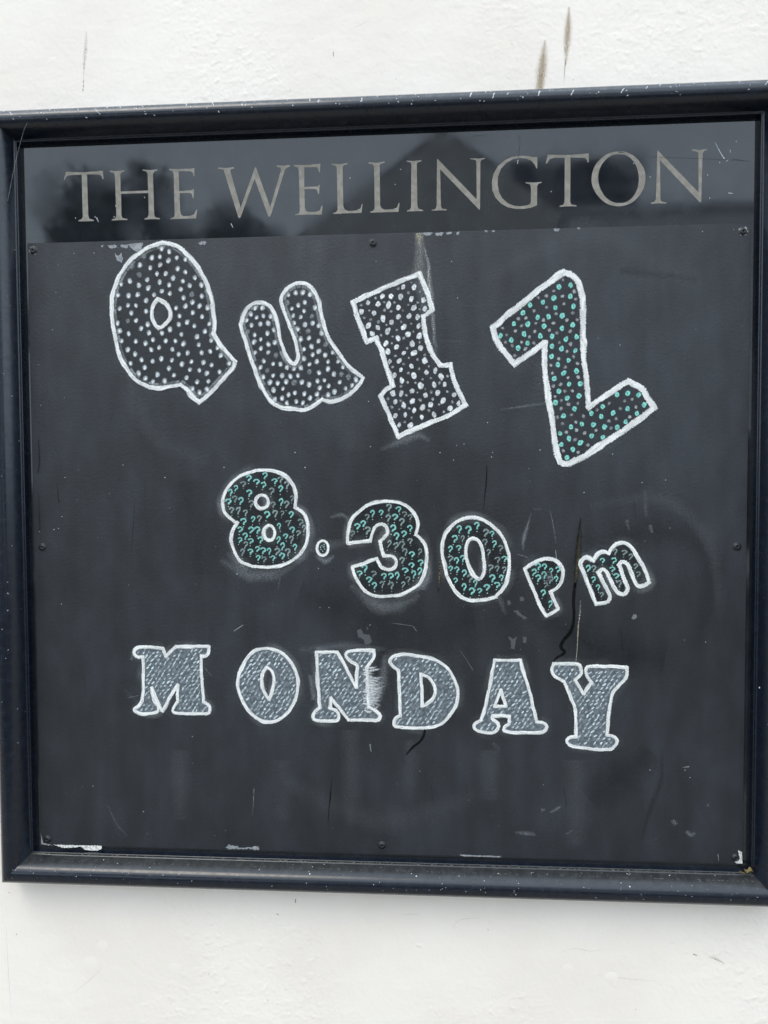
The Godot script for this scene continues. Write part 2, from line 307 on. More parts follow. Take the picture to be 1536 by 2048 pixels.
func _ready() -> void:
	rng.seed = 11
	var cam := Camera3D.new()
	cam.name = "camera"
	cam.fov = rad_to_deg(2.0 * atan(1024.0 / 1420.0))
	cam.near = 0.02
	cam.far = 400.0
	cam.transform = Transform3D(Basis(Vector3(0.997918, -0.005289, -0.064278), Vector3(0.003003, 0.999362, -0.035596), Vector3(0.064425, 0.035329, 0.997297)), Vector3(0.07858, 0.09495, 1.08892) + SIGN_AT)
	add_child(cam)
	cam.current = true

	var env := Environment.new()
	env.background_mode = Environment.BG_SKY
	var sky := ProceduralSkyMaterial.new()
	sky.sky_top_color = Color(0.89, 0.945, 1.0)
	sky.sky_horizon_color = Color(0.81, 0.875, 0.94)
	sky.sky_curve = 0.3
	sky.ground_bottom_color = Color(0.3, 0.3, 0.3)
	sky.ground_horizon_color = Color(0.45, 0.45, 0.45)
	sky.sun_angle_max = 1.0
	sky.sky_energy_multiplier = 1.6
	env.sky = Sky.new()
	env.sky.sky_material = sky
	env.tonemap_mode = Environment.TONE_MAPPER_LINEAR
	env.tonemap_exposure = 0.83
	env.sdfgi_enabled = true
	env.ssao_enabled = true
	env.ssil_enabled = true
	var we := WorldEnvironment.new()
	we.name = "environment"
	we.environment = env
	add_child(we)
	var sun := DirectionalLight3D.new()
	sun.name = "sun"
	sun.light_energy = 0.4
	sun.light_angular_distance = 25.0
	sun.sky_mode = DirectionalLight3D.SKY_MODE_LIGHT_ONLY  # behind the cloud: no disc to see
	sun.light_color = Color(1.0, 0.95, 0.88)
	sun.shadow_enabled = true
	sun.look_at_from_position(Vector3(-2.5, 6.5, 3.8), Vector3.ZERO)
	add_child(sun)

	make_materials()
	street()
	wall()
	signboard()
	small_things()


# ---------------------------------------------------------------- materials

func make_materials() -> void:
	# strokes of a chalk pen: ragged along both edges, thinner here and there, running lengthwise
	var w := 1024
	var h := 96
	var ragged := grey(fnl(3, 0.035, 5), w, h)
	var streaky := grey(fnl(4, 0.02, 3), w, h, 128, h)
	var grain := grey(fnl(5, 0.09, 4), w, h, 1024, 96)
	var d := PackedByteArray()
	d.resize(w * h * 4)
	for y in h:
		var e := minf(y + 0.5, h - y - 0.5) / (h * 0.5)
		for x in w:
			var i := y * w + x
			var join := minf(1.0, minf(x, w - 1 - x) / 30.0)
			var edge := 0.14 + 0.62 * (ragged[i] / 255.0 - 0.42) * join
			var a := smoothstep(edge - 0.1, edge + 0.13, e)
			a *= 1.0 - 0.2 * smoothstep(0.56, 0.85, streaky[i] / 255.0) * join
			a *= 1.0 - 0.34 * smoothstep(0.5, 0.8, grain[i] / 255.0)
			var t := 0.93 + 0.07 * (grain[i] / 255.0)
			d[i * 4] = int(250 * t)
			d[i * 4 + 1] = int(253 * t)
			d[i * 4 + 2] = int(252 * t)
			d[i * 4 + 3] = int(255 * clampf(a, 0, 1))
	M.stroke = paint_mat(ImageTexture.create_from_image(Image.create_from_data(w, h, false, Image.FORMAT_RGBA8, d)))
	M.dab = paint_mat(noise_tex(fnl(6, 0.06, 3), 256, Color(0.94, 0.95, 0.95, 0.7), Color(1, 1, 1, 1), 0.25, 0.65))
	M.powder = paint_mat(noise_tex(fnl(7, 0.11, 4), 512, Color(1, 1, 1, 0.05), Color(1, 1, 1, 1), 0.4, 0.72))
	M.speckle = paint_mat(noise_tex(fnl(8, 0.075, 3), 512, Color(1, 1, 1, 0.0), Color(1, 1, 1, 1), 0.46, 0.6), 0.7)
	M.wash = paint_mat(noise_tex(fnl(9, 0.02, 4), 512, Color(0.9, 0.92, 0.92, 0.75), Color(1, 1, 1, 1), 0.3, 0.7), 0.8)

	M.render = wall_material()
	M.render_plain = mat(lin(0.858, 0.779, 0.694), 0.62, 0.4)
	M.board = board_material()
	var edge := mat(lin(0.02, 0.022, 0.025), 0.6, 0.4)
	M.board_edge = edge
	M.panel = mat(Color(1, 1, 1), 0.06, 0.55)
	M.panel.albedo_texture = noise_tex(fnl(20, 0.02, 4), 512, lin(0.009, 0.0108, 0.0135), lin(0.016, 0.0185, 0.0225))
	M.panel.roughness = 1.0
	M.panel.roughness_texture = noise_tex(fnl(21, 0.012, 4), 512, Color(0.05, 0.05, 0.05), Color(0.085, 0.085, 0.085), 0.3, 0.75)
	M.panel.normal_enabled = true
	M.panel.normal_texture = bumps(fnl(22, 0.008, 2), 512, 3.0)
	M.panel.normal_scale = 0.012
	tri_map(M.panel, 2.0)
	M.gilt = mat(Color.WHITE, 0.55, 0.35)
	M.gilt.albedo_texture = noise_tex(fnl(23, 0.05, 4), 512, lin(0.235, 0.213, 0.178), lin(0.29, 0.268, 0.233), 0.3, 0.7)
	tri_map(M.gilt, 3.0)
	M.frame = mat(Color.WHITE, 1.0, 0.55)
	M.frame.albedo_texture = noise_tex(fnl(24, 0.03, 5), 512, lin(0.085, 0.092, 0.1), lin(0.19, 0.195, 0.2), 0.4, 0.9)
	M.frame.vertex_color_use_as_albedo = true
	M.frame.roughness_texture = noise_tex(fnl(25, 0.03, 5), 512, Color(0.2, 0.2, 0.2), Color(0.3, 0.3, 0.3), 0.3, 0.8)
	M.frame.normal_enabled = true
	M.frame.normal_texture = bumps(fnl(26, 0.02, 3), 512, 4.0)
	M.frame.normal_scale = 0.035
	tri_map(M.frame, 4.0)
	M.screw = mat(lin(0.014, 0.015, 0.017), 0.4, 0.5)
	M.hole = mat(lin(0.003, 0.003, 0.003), 0.7, 0.3)
	M.bare = mat(Color.WHITE, 0.7, 0.4)
	M.bare.albedo_texture = noise_tex(fnl(27, 0.05, 4), 256, lin(0.2, 0.21, 0.22), lin(0.36, 0.37, 0.37))
	tri_map(M.bare, 8.0)
	M.flake = mat(Color.WHITE, 0.8, 0.3)
	M.flake.albedo_texture = noise_tex(fnl(28, 0.05, 4), 256, lin(0.45, 0.43, 0.37), lin(0.78, 0.77, 0.72), 0.25, 0.6)
	tri_map(M.flake, 12.0)


func wall_material() -> StandardMaterial3D:
	# painted render: fine orange-peel, brushed ridges, patches of thicker lumps
	var s := 1400  # two metres
	var fine := grey(fnl(30, 0.16, 2), s, s)
	var mid := grey(fnl(31, 0.035, 4), s, s)
	var wide := grey(fnl(32, 0.012, 2), s, s, 350, 350)
	var lump := grey(fnl(33, 0.06, 3), s, s)
	var ridge := grey(fnl(36, 0.05, 2), s, s, 500, 1400)
	var hb := PackedByteArray()
	hb.resize(s * s)
	for i in s * s:
		var rough := clampf((wide[i] - 120) / 60.0, 0.0, 1.0)
		var l := maxf(0.0, lump[i] - 150.0) * 0.85 * rough
		hb[i] = clampi(int(70.0 + fine[i] * (0.10 + 0.10 * rough) + mid[i] * 0.28 + ridge[i] * 0.10 + l), 0, 255)
	var m := mat(Color.WHITE, 0.62, 0.4)
	var hi := Image.create_from_data(s, s, false, Image.FORMAT_L8, hb)
	m.heightmap_enabled = true
	m.heightmap_texture = ImageTexture.create_from_image(hi)
	m.heightmap_scale = 0.2
	m.albedo_texture = noise_tex(fnl(34, 0.012, 4), 512, lin(0.84, 0.757, 0.672), lin(0.875, 0.80, 0.715), 0.2, 0.8)
	m.uv1_scale = Vector3(1, 1, 1)
	return m


func board_material() -> StandardMaterial3D:
	# black board paint, hazed with chalk that was wiped and rained down it
	var w := 1408
	var h := 1228
	var low := grey(fnl(40, 0.006, 3), w, h, 352, 307)
	var runs_ := grey(fnl(41, 0.03, 4), w, h, 704, 22)
	var cloud := grey(fnl(42, 0.03, 4), w, h, 704, 307)
	var grain := grey(fnl(43, 0.3, 2), w, h)
	var d := PackedByteArray()
	d.resize(w * h * 3)
	for y in h:
		var fy := float(y) / h
		for x in w:
			var i := y * w + x
			var fx := float(x) / w
			# wiped clean below and right of the middle, hazier up and to the sides
			var clean := 1.0 - smoothstep(0.55, 1.15, Vector2((fx - 0.62) / 0.36, (fy - 0.56) / 0.27).length() + (low[i] - 128) / 380.0)
			var clean_b := 1.0 - smoothstep(0.4, 1.1, Vector2((fx - 0.28) / 0.32, (fy - 0.42) / 0.2).length() + (low[i] - 128) / 300.0)
			var haze := 0.56 + (runs_[i] - 128) / 800.0 + (cloud[i] - 128) / 420.0 + (low[i] - 128) / 800.0
			haze = haze - 0.28 * clean - 0.14 * clean_b + 0.10 * (1.0 - fy)
			var lum := 0.138 + 0.085 * clampf(haze, -0.2, 1.4) + (grain[i] - 128) / 9000.0
			var blue := clampf(haze * 0.35 + 0.3, 0.0, 1.0)
			d[i * 3] = int(255 * lum * lerpf(0.95, 0.92, blue))
			d[i * 3 + 1] = int(255 * lum * lerpf(0.99, 0.965, blue))
			d[i * 3 + 2] = int(255 * lum * lerpf(1.03, 1.085, blue))
	var im := Image.create_from_data(w, h, false, Image.FORMAT_RGB8, d)
	var m := mat(Color.WHITE, 0.58, 0.42)
	m.albedo_texture = ImageTexture.create_from_image(im)
	m.heightmap_enabled = true
	m.heightmap_texture = ImageTexture.create_from_image(fnl(44, 0.14, 3).get_image(w, h, false, false, true))
	m.heightmap_scale = 0.035
	return m


# ---------------------------------------------------------------- the setting and what the gloss mirrors

func structure(called: String, mesh: Mesh, m: Material, at := Vector3.ZERO) -> MeshInstance3D:
	var o := put(called, mesh, m, self, at)
	o.set_meta("kind", "structure")
	return o


func street() -> void:
	var slab := mat(Color.WHITE, 0.85, 0.4)
	slab.albedo_texture = noise_tex(fnl(50, 0.05, 4), 256, lin(0.19, 0.18, 0.16), lin(0.27, 0.255, 0.225))
	tri_map(slab, 1.0)
	var tar := mat(Color.WHITE, 0.9, 0.4)
	tar.albedo_texture = noise_tex(fnl(51, 0.2, 3), 256, lin(0.04, 0.04, 0.042), lin(0.075, 0.075, 0.075))
	tri_map(tar, 2.0)
	var g := PlaneMesh.new()
	g.size = Vector2(300, 300)
	structure("ground", g, tar, Vector3(0, -0.12, 0))
	structure("pavement", box(Vector3(60, 0.12, 3.0)), slab, Vector3(0, -0.06, 1.2))
	structure("far_pavement", box(Vector3(60, 0.12, 2.4)), slab, Vector3(0, -0.06, 11.5))

	var cream := mat(Color.WHITE, 0.85, 0.3)
	cream.albedo_texture = noise_tex(fnl(52, 0.03, 4), 256, lin(0.60, 0.585, 0.54), lin(0.66, 0.645, 0.6))
	tri_map(cream, 0.5)
	var pale := mat(lin(0.86, 0.86, 0.88), 0.8, 0.3)
	var slate := mat(Color.WHITE, 0.8, 0.2)
	slate.albedo_texture = noise_tex(fnl(53, 0.08, 4), 256, lin(0.02, 0.022, 0.028), lin(0.045, 0.047, 0.055))
	tri_map(slate, 0.8)
	var glass := mat(lin(0.02, 0.022, 0.025), 0.08, 0.5)
	var trim := mat(lin(0.75, 0.75, 0.74), 0.6)

	# facing houses: their fronts look back at the sign, so they are built turned about
	var a := thing("gabled_house", "cream house with its plain gable to the road, mirrored in the name panel", "house", Vector3(0.35, 0, 14))
	a.rotation.y = PI
	put("wall", prism(PackedVector2Array([Vector2(-3.6, 0), Vector2(3.6, 0), Vector2(3.6, 6.45), Vector2(0, 8.95), Vector2(-3.6, 6.45)]), 9.0), cream, a)
	for s in [-1, 1]:
		put("roof_slope", prism(PackedVector2Array([Vector2(s * 0.001, 8.955), Vector2(s * 0.001, 9.05), Vector2(s * 3.75, 6.45), Vector2(s * 3.75, 6.355)]), 9.0), slate, a, Vector3(0, 0, -0.02))
	for q in [[-1.7, 4.2], [1.7, 4.2], [-1.7, 1.5], [1.7, 1.5]]:
		var f := put("window", box(Vector3(1.1, 1.4, 0.1)), trim, a, Vector3(q[0], q[1], 0.03))
		put("pane", box(Vector3(0.45, 1.2, 0.02)), glass, f, Vector3(-0.25, 0, 0.06))
		put("pane", box(Vector3(0.45, 1.2, 0.02)), glass, f, Vector3(0.25, 0, 0.06))
	put("door", box(Vector3(0.95, 2.1, 0.08)), mat(lin(0.03, 0.05, 0.08), 0.4), a, Vector3(0, 1.05, 0.03))

	var b := thing("slate_roofed_house", "dark slate roofed house right of the cream gable, mirrored in the name panel", "house", Vector3(4.0, 0, 17.0))
	b.rotation.y = PI
	put("wall", box(Vector3(3.0, 8.0, 5.0), Vector3(0.35, 4.0, -2.5)), mat(lin(0.03, 0.033, 0.04), 0.85, 0.2), b)
	put("roof", box(Vector3(3.3, 0.55, 5.4), Vector3(0.35, 9.3, -2.5)), slate, b)
	put("eaves_board", box(Vector3(3.2, 0.22, 5.2), Vector3(0.35, 8.9, -2.5)), mat(lin(0.2, 0.2, 0.22), 0.6), b)
	put("upper_wall", box(Vector3(3.1, 0.8, 5.1), Vector3(0.35, 8.4, -2.5)), slate, b)

	var c := thing("flat_roofed_shop", "pale flat roofed shop front at the right, mirrored in the name panel", "shop", Vector3(6.6, 0, 11.4))
	c.rotation.y = PI
	put("wall", box(Vector3(8.2, 6.3, 0.8), Vector3(0, 3.15, -0.6)), pale, c)
	put("parapet", box(Vector3(8.4, 0.12, 1.0), Vector3(0, 6.36, -0.6)), mat(lin(0.6, 0.6, 0.63), 0.6), c)
	for k in 3:
		var f := put("window", box(Vector3(1.4, 1.2, 0.1)), trim, c, Vector3(-2.6 + 2.6 * k, 4.2, -0.17))
		put("pane", box(Vector3(1.2, 1.0, 0.02)), glass, f, Vector3(0, 0, 0.06))
	put("shop_window", box(Vector3(5.4, 2.0, 0.1)), glass, c, Vector3(-0.8, 1.5, -0.17))

	var leaf := mat(lin(0.035, 0.06, 0.028), 0.7, 0.3)
	var bark := mat(lin(0.09, 0.07, 0.055), 0.9)
	var spots := [[Vector3(-8.0, 0, 16.0), 9.3, 1.5, "tallest dark leafy tree at the far left, mirrored in the name panel"], [Vector3(-6.4, 0, 15.0), 9.0, 1.3, "dark leafy tree second from the left, mirrored in the name panel"], [Vector3(-4.6, 0, 15.5), 8.3, 1.1, "short leafy tree nearest the cream house, mirrored in the name panel"]]
	for t in spots:
		tree(t[0], t[1], t[2], t[3], leaf, bark)


func tree(at: Vector3, tall: float, wide: float, label: String, leaf: Material, bark: Material) -> void:
	var t := thing("leafy_tree", label, "tree", at)
	t.set_meta("group", "trees beyond the road")
	var trunk := CylinderMesh.new()
	trunk.bottom_radius = 0.22
	trunk.top_radius = 0.1
	trunk.height = tall * 0.7
	trunk.radial_segments = 10
	put("trunk", trunk, bark, t, Vector3(0, tall * 0.35, 0))
	var lobes := []
	for k in 14:
		lobes.append([Vector3(rng.randf_range(-1, 1) * wide, tall - 0.7 - rng.randf() * tall * 0.5, rng.randf_range(-1, 1) * wide), rng.randf_range(0.5, 0.9) * wide * 0.75])
	lobes.append([Vector3(0, tall - 0.8, 0), 0.8])
	var st := SurfaceTool.new()
	st.begin(Mesh.PRIMITIVE_TRIANGLES)
	for l in lobes:
		for k in 260:
			var d := Vector3(rng.randfn(), rng.randfn(), rng.randfn()).normalized()
			var p: Vector3 = l[0] + d * l[1] * pow(rng.randf(), 0.4)
			var x := Vector3(rng.randfn(), rng.randfn(), rng.randfn()).normalized() * 0.13
			var y := x.cross(d).normalized() * 0.08
			for q in [p - x, p + y, p + x, p - x, p + x, p - y]:
				st.add_vertex(q)
	st.generate_normals()
	put("crown", st.commit(), leaf, t)


func wall() -> void:
	var w := thing("rendered_wall", "white painted rendered wall behind the black framed chalkboard", "wall", Vector3(0, 0, -0.012))
	# one front face with its texture two metres to the tile, and the thickness behind it
	var st := SurfaceTool.new()
	st.begin(Mesh.PRIMITIVE_TRIANGLES)
	var q := [Vector2(-6, 0), Vector2(-6, 6), Vector2(6, 6), Vector2(-6, 0), Vector2(6, 6), Vector2(6, 0)]
	for p in q:
		st.set_normal(Vector3(0, 0, 1))
		st.set_uv(Vector2(p.x / 2.0 + 0.5, 1.25 - p.y / 2.0))
		st.add_vertex(Vector3(p.x, p.y, 0))
	put("front_face", st.commit(), M.render, w)
	put("core", box(Vector3(12, 6, 0.3)), mat(lin(0.5, 0.5, 0.48), 0.9), w, Vector3(0, 3, -0.16))
	wall_marks(w)


func line_of(called: String, pts: Array, half: Array, op: Array, col: Color, m: Material, parent: Node, z := 0.15, soft := true, at := Vector3.ZERO) -> MeshInstance3D:
	var p := Paint.new()
	streak(p, pts, half, op, col, z, soft)
	return put(called, p.mesh(), m, parent, at)


# a streak whose width and opacity run through the given values along its length
func streak(p: Paint, pts: Array, half: Array, op: Array, col: Color, z := 0.15, soft := true) -> void:
	var l := smooth(points(pts), false, 2.0)
	var hw := PackedFloat32Array()
	var oo := PackedFloat32Array()
	for i in l.size():
		var t := float(i) / maxi(1, l.size() - 1)
		var a := t * (half.size() - 1)
		var k := mini(int(a), half.size() - 2)
		hw.append(lerpf(half[k], half[k + 1], a - k) * rng.randf_range(0.85, 1.15))
		a = t * (op.size() - 1)
		k = mini(int(a), op.size() - 2)
		oo.append(lerpf(op[k], op[k + 1], a - k))
	p.band(l, hw, oo, z, col, soft)


func wall_marks(w: Node3D) -> void:
	var up := Vector3(0, SIGN_AT.y, 0)
	var rust := Color(0.28, 0.165, 0.04)
	line_of("dirt_streak", [288.0, 809.0, 286.7, 775.5, 284.6, 746.4, 283.2, 726.0], [3, 7.5, 7, 2], [0.4, 1, 1, 0.6], rust, M.speckle, w, 0.12, true, up)
	line_of("dirt_streak", [283.2, 731.8, 281.7, 713.6, 281.1, 693.8], [1.2, 1, 0.6], [0.9, 0.5, 0.1], Color(0.2, 0.19, 0.18), M.wash, w, 0.12, true, up)
	line_of("dirt_streak", [252.8, 762.4, 249.9, 733.2, 247.0, 711.3, 244.8, 690.8], [3, 9, 10, 8], [0.35, 1, 1, 1], rust, M.speckle, w, 0.12, true, up)
	line_of("dirt_streak", [288.0, 809.0, 286.0, 768.2, 283.9, 739.1], [1.5, 6, 3], [0.25, 0.5, 0.3], Color(0.5, 0.37, 0.17), M.wash, w, 0.12, true, up)
	line_of("dirt_streak", [252.8, 762.4, 249.2, 725.9, 244.8, 690.8], [1.5, 7, 7], [0.25, 0.5, 0.5], Color(0.5, 0.37, 0.17), M.wash, w, 0.12, true, up)
	line_of("dirt_streak", [-453.4, 807.8, -455.6, 778.9, -458.5, 756.1], [1.5, 4, 3], [0.2, 0.8, 0.6], Color(0.34, 0.33, 0.27), M.speckle, w, 0.12, true, up)
	line_of("dirt_streak", [-457.6, 759.1, -459.8, 733.2, -461.0, 710.3], [0.9, 0.7, 0.4], [0.6, 0.35, 0.1], Color(0.3, 0.29, 0.27), M.wash, w, 0.12, true, up)
	line_of("dirt_spot", [-458.5, 753.4, -458.6, 749.6], [0.9, 0.9], [1, 1], Color(0.03, 0.03, 0.03), M.wash, w, 0.12, true, up)
	line_of("dirt_spot", [-459.8, 732.4, -459.8, 729.4], [0.9, 0.9], [1, 1], Color(0.03, 0.03, 0.03), M.wash, w, 0.12, true, up)
	line_of("dirt_spot", [-459.9, 725.9, -460.0, 722.1], [0.9, 0.9], [1, 1], Color(0.03, 0.03, 0.03), M.wash, w, 0.12, true, up)
	line_of("dirt_spot", [-460.8, 719.8, -460.9, 716.0], [0.9, 0.9], [1, 1], Color(0.03, 0.03, 0.03), M.wash, w, 0.12, true, up)
	line_of("dirt_spot", [283.2, 727.8, 283.2, 724.1], [0.9, 0.9], [1, 1], Color(0.03, 0.03, 0.03), M.wash, w, 0.12, true, up)
	line_of("dirt_spot", [-66.1, 758.8, -66.1, 752.1], [0.9, 0.9], [0.9, 0.9], Color(0.04, 0.04, 0.045), M.wash, w, 0.12, true, up)
	line_of("dirt_spot", [-137.6, -562.7, -137.7, -569.3], [1.2, 1.2], [0.9, 0.9], Color(0.04, 0.04, 0.045), M.wash, w, 0.12, true, up)
	line_of("dirt_spot", [-168.6, -587.5, -165.4, -589.8], [0.9, 0.9], [0.9, 0.9], Color(0.04, 0.04, 0.045), M.wash, w, 0.12, true, up)
	line_of("dirt_spot", [-612.9, -566.6, -612.1, -568.2], [1.0, 1.0], [0.9, 0.9], Color(0.04, 0.04, 0.045), M.wash, w, 0.12, true, up)
	line_of("dirt_spot", [482.5, -629.2, 488.5, -631.3], [1.0, 1.0], [0.9, 0.9], Color(0.04, 0.04, 0.045), M.wash, w, 0.12, true, up)
	line_of("dirt_spot", [313.8, -508.3, 313.8, -509.1], [0.5, 0.5], [0.9, 0.9], Color(0.04, 0.04, 0.045), M.wash, w, 0.12, true, up)
	line_of("dirt_spot", [-601.8, -635.8, -601.0, -638.3], [0.7, 0.7], [0.9, 0.9], Color(0.04, 0.04, 0.045), M.wash, w, 0.12, true, up)
	line_of("dirt_spot", [-281.1, -690.4, -279.5, -692.8], [0.5, 0.5], [0.9, 0.9], Color(0.04, 0.04, 0.045), M.wash, w, 0.12, true, up)
	line_of("dirt_spot", [-184.8, -729.5, -184.0, -731.9], [0.6, 0.6], [0.9, 0.9], Color(0.04, 0.04, 0.045), M.wash, w, 0.12, true, up)
	line_of("dirt_spot", [396.0, -720.1, 396.8, -721.7], [0.6, 0.6], [0.9, 0.9], Color(0.04, 0.04, 0.045), M.wash, w, 0.12, true, up)
	line_of("dirt_spot", [295.1, 703.5, 295.1, 701.3], [0.6, 0.6], [0.9, 0.9], Color(0.04, 0.04, 0.045), M.wash, w, 0.12, true, up)
	line_of("dirt_spot", [203.1, 759.5, 204.6, 757.2], [0.4, 0.4], [0.9, 0.9], Color(0.04, 0.04, 0.045), M.wash, w, 0.12, true, up)
	line_of("dirt_spot", [-133.7, 704.7, -133.7, 702.4], [0.5, 0.5], [0.9, 0.9], Color(0.04, 0.04, 0.045), M.wash, w, 0.12, true, up)
	line_of("dirt_spot", [-99.0, 781.2, -98.2, 779.6], [0.4, 0.4], [0.9, 0.9], Color(0.04, 0.04, 0.045), M.wash, w, 0.12, true, up)
	line_of("dirt_spot", [29.2, 714.5, 29.2, 713.0], [0.5, 0.5], [0.9, 0.9], Color(0.04, 0.04, 0.045), M.wash, w, 0.12, true, up)
	line_of("dirt_spot", [410.0, 706.7, 410.7, 705.2], [0.4, 0.4], [0.9, 0.9], Color(0.04, 0.04, 0.045), M.wash, w, 0.12, true, up)
	line_of("dirt_spot", [167.9, -600.9, 167.9, -603.3], [0.6, 0.6], [0.9, 0.9], Color(0.04, 0.04, 0.045), M.wash, w, 0.12, true, up)
	line_of("dirt_spot", [-257.5, -649.8, -256.7, -651.4], [0.5, 0.5], [0.9, 0.9], Color(0.04, 0.04, 0.045), M.wash, w, 0.12, true, up)
	line_of("scuff_mark", [506.6, -633.8, 517.1, -636.5, 526.2, -640.9, 530.0, -643.1], [0.5, 1.2, 1.4, 0.5], [0.5, 0.9, 0.9, 0.4], Color(0.16, 0.16, 0.16), M.speckle, w, 0.12, true, up)
	line_of("scuff_mark", [506.6, -632.2, 517.1, -634.9, 529.2, -641.6], [0.4, 0.7, 0.5], [0.5, 0.6, 0.5], Color(0.12, 0.12, 0.12), M.wash, w, 0.12, true, up)

	line_of("hairline_crack", [333.7, -668.3, 387.3, -672.6, 425.4, -674.2], [0.25, 0.45, 0.25], [0.25, 0.45, 0.25], Color(0.3, 0.28, 0.24), M.wash, w, 0.12, true, up)
	line_of("hairline_crack", [279.7, -634.4, 302.8, -627.2, 325.9, -630.3, 348.8, -627.1], [0.25, 0.45, 0.25], [0.25, 0.45, 0.25], Color(0.3, 0.28, 0.24), M.wash, w, 0.12, true, up)
	line_of("hairline_crack", [29.5, -583.1, 53.2, -580.7, 65.1, -583.5], [0.25, 0.45, 0.25], [0.25, 0.45, 0.25], Color(0.3, 0.28, 0.24), M.wash, w, 0.12, true, up)
	line_of("hairline_crack", [112.3, -600.4, 124.1, -587.9, 155.4, -582.8], [0.25, 0.45, 0.25], [0.25, 0.45, 0.25], Color(0.3, 0.28, 0.24), M.wash, w, 0.12, true, up)
	line_of("hairline_crack", [594.9, -423.6, 588.1, -462.6], [0.25, 0.45, 0.25], [0.25, 0.45, 0.25], Color(0.3, 0.28, 0.24), M.wash, w, 0.12, true, up)
	line_of("hairline_crack", [-504.7, -731.2, -474.6, -704.8, -457.4, -687.4], [0.25, 0.45, 0.25], [0.25, 0.45, 0.25], Color(0.3, 0.28, 0.24), M.wash, w, 0.12, true, up)
	line_of("hairline_crack", [-619.4, -622.2, -616.6, -714.8, -613.1, -782.4], [0.25, 0.45, 0.25], [0.25, 0.45, 0.25], Color(0.3, 0.28, 0.24), M.wash, w, 0.12, true, up)
	line_of("hairline_crack", [-40.5, 790.5, -9.9, 803.9], [0.25, 0.45, 0.25], [0.25, 0.45, 0.25], Color(0.3, 0.28, 0.24), M.wash, w, 0.12, true, up)
	line_of("hairline_crack", [163.2, -538.4, 186.6, -539.3], [0.25, 0.45, 0.25], [0.25, 0.45, 0.25], Color(0.3, 0.28, 0.24), M.wash, w, 0.12, true, up)
	for q in [[-263.8, -628.6, 5.0, 0.7], [59.4, -631.4, 5.0, 0.8], [358.3, -671.4, 12.0, 0.7], [-232.0, -580.6, 6.0, 0.4], [-281.4, 777.3, 4.0, 0.5], [291.4, -659.6, 9.0, 0.5], [-478.3, -679.8, 14.0, 0.4], [-336.3, -682.6, 10.0, 0.4], [-456.7, -649.8, 9.0, 0.3], [433.0, -672.3, 10.0, 0.4], [-509.1, 765.9, 6.0, 0.3], [370.3, 757.2, 6.0, 0.3]]:
		var o := put("plaster_lump", turned([[0.0, q[3]], [q[2] * 0.35, q[3] * 0.9], [q[2] * 0.7, q[3] * 0.45], [q[2], 0.02]], 12), M.render_plain, w, up + Vector3(q[0], q[1], 0) * 0.001)
		o.scale = Vector3(rng.randf_range(0.9, 1.3), rng.randf_range(0.7, 1.0), 0.8)
		o.rotation.z = rng.randf_range(-0.8, 0.8)


# ---------------------------------------------------------------- the sign

const OPEN := [-559.0, 559.5, -487.5, 632.0]  # left, right, bottom and top of the opening in the frame
const RAIL := [44.0, 44.0, 44.0, 41.0]


func rail_profile() -> PackedVector2Array:  # share of the width outwards, height in front of the sheet
	var p := PackedVector2Array([Vector2(0, -6), Vector2(0, 4.6), Vector2(0, 6.2), Vector2(0.008, 7.2), Vector2(0.03, 7.8), Vector2(0.055, 7.4), Vector2(0.065, 7.0)])
	var at := Vector2(0.065, 7.0)
	for k in 8:  # a steep cove rising from the lip
		at += Vector2(1.25 / 44.0, 1.25 * tan(deg_to_rad(lerpf(69.0, 56.0, k / 7.0))))
		p.append(at)
	var top := at.y + 17.0 * (1.0 - cos(deg_to_rad(55.0)))
	for k in range(1, 25):  # a round nose
		var t := deg_to_rad(lerpf(55.0, -88.0, k / 24.0))
		p.append(Vector2(at.x + 17.0 / 44.0 * (sin(deg_to_rad(55.0)) - sin(t)), top - 17.0 * (1.0 - cos(t))))
	p.append(Vector2(p[-1].x, -12))
	return p


# a point of a rail: SIDE 0 left, 1 right, 2 bottom, 3 top; OUT its share of the width, UP its height, ALONG from 0 to 1 between the mitres
func on_rail(side: int, out: float, up: float, along: float) -> Vector3:
	var x0: float = OPEN[0] - RAIL[0] * out
	var x1: float = OPEN[1] + RAIL[1] * out
	var y0: float = OPEN[2] - RAIL[2] * out
	var y1: float = OPEN[3] + RAIL[3] * out
	var p := Vector2(lerpf(x0, x1, along), y0 if side == 2 else y1) if side > 1 else Vector2(x0 if side == 0 else x1, lerpf(y0, y1, along))
	return Vector3(p.x, p.y, up) * 0.001


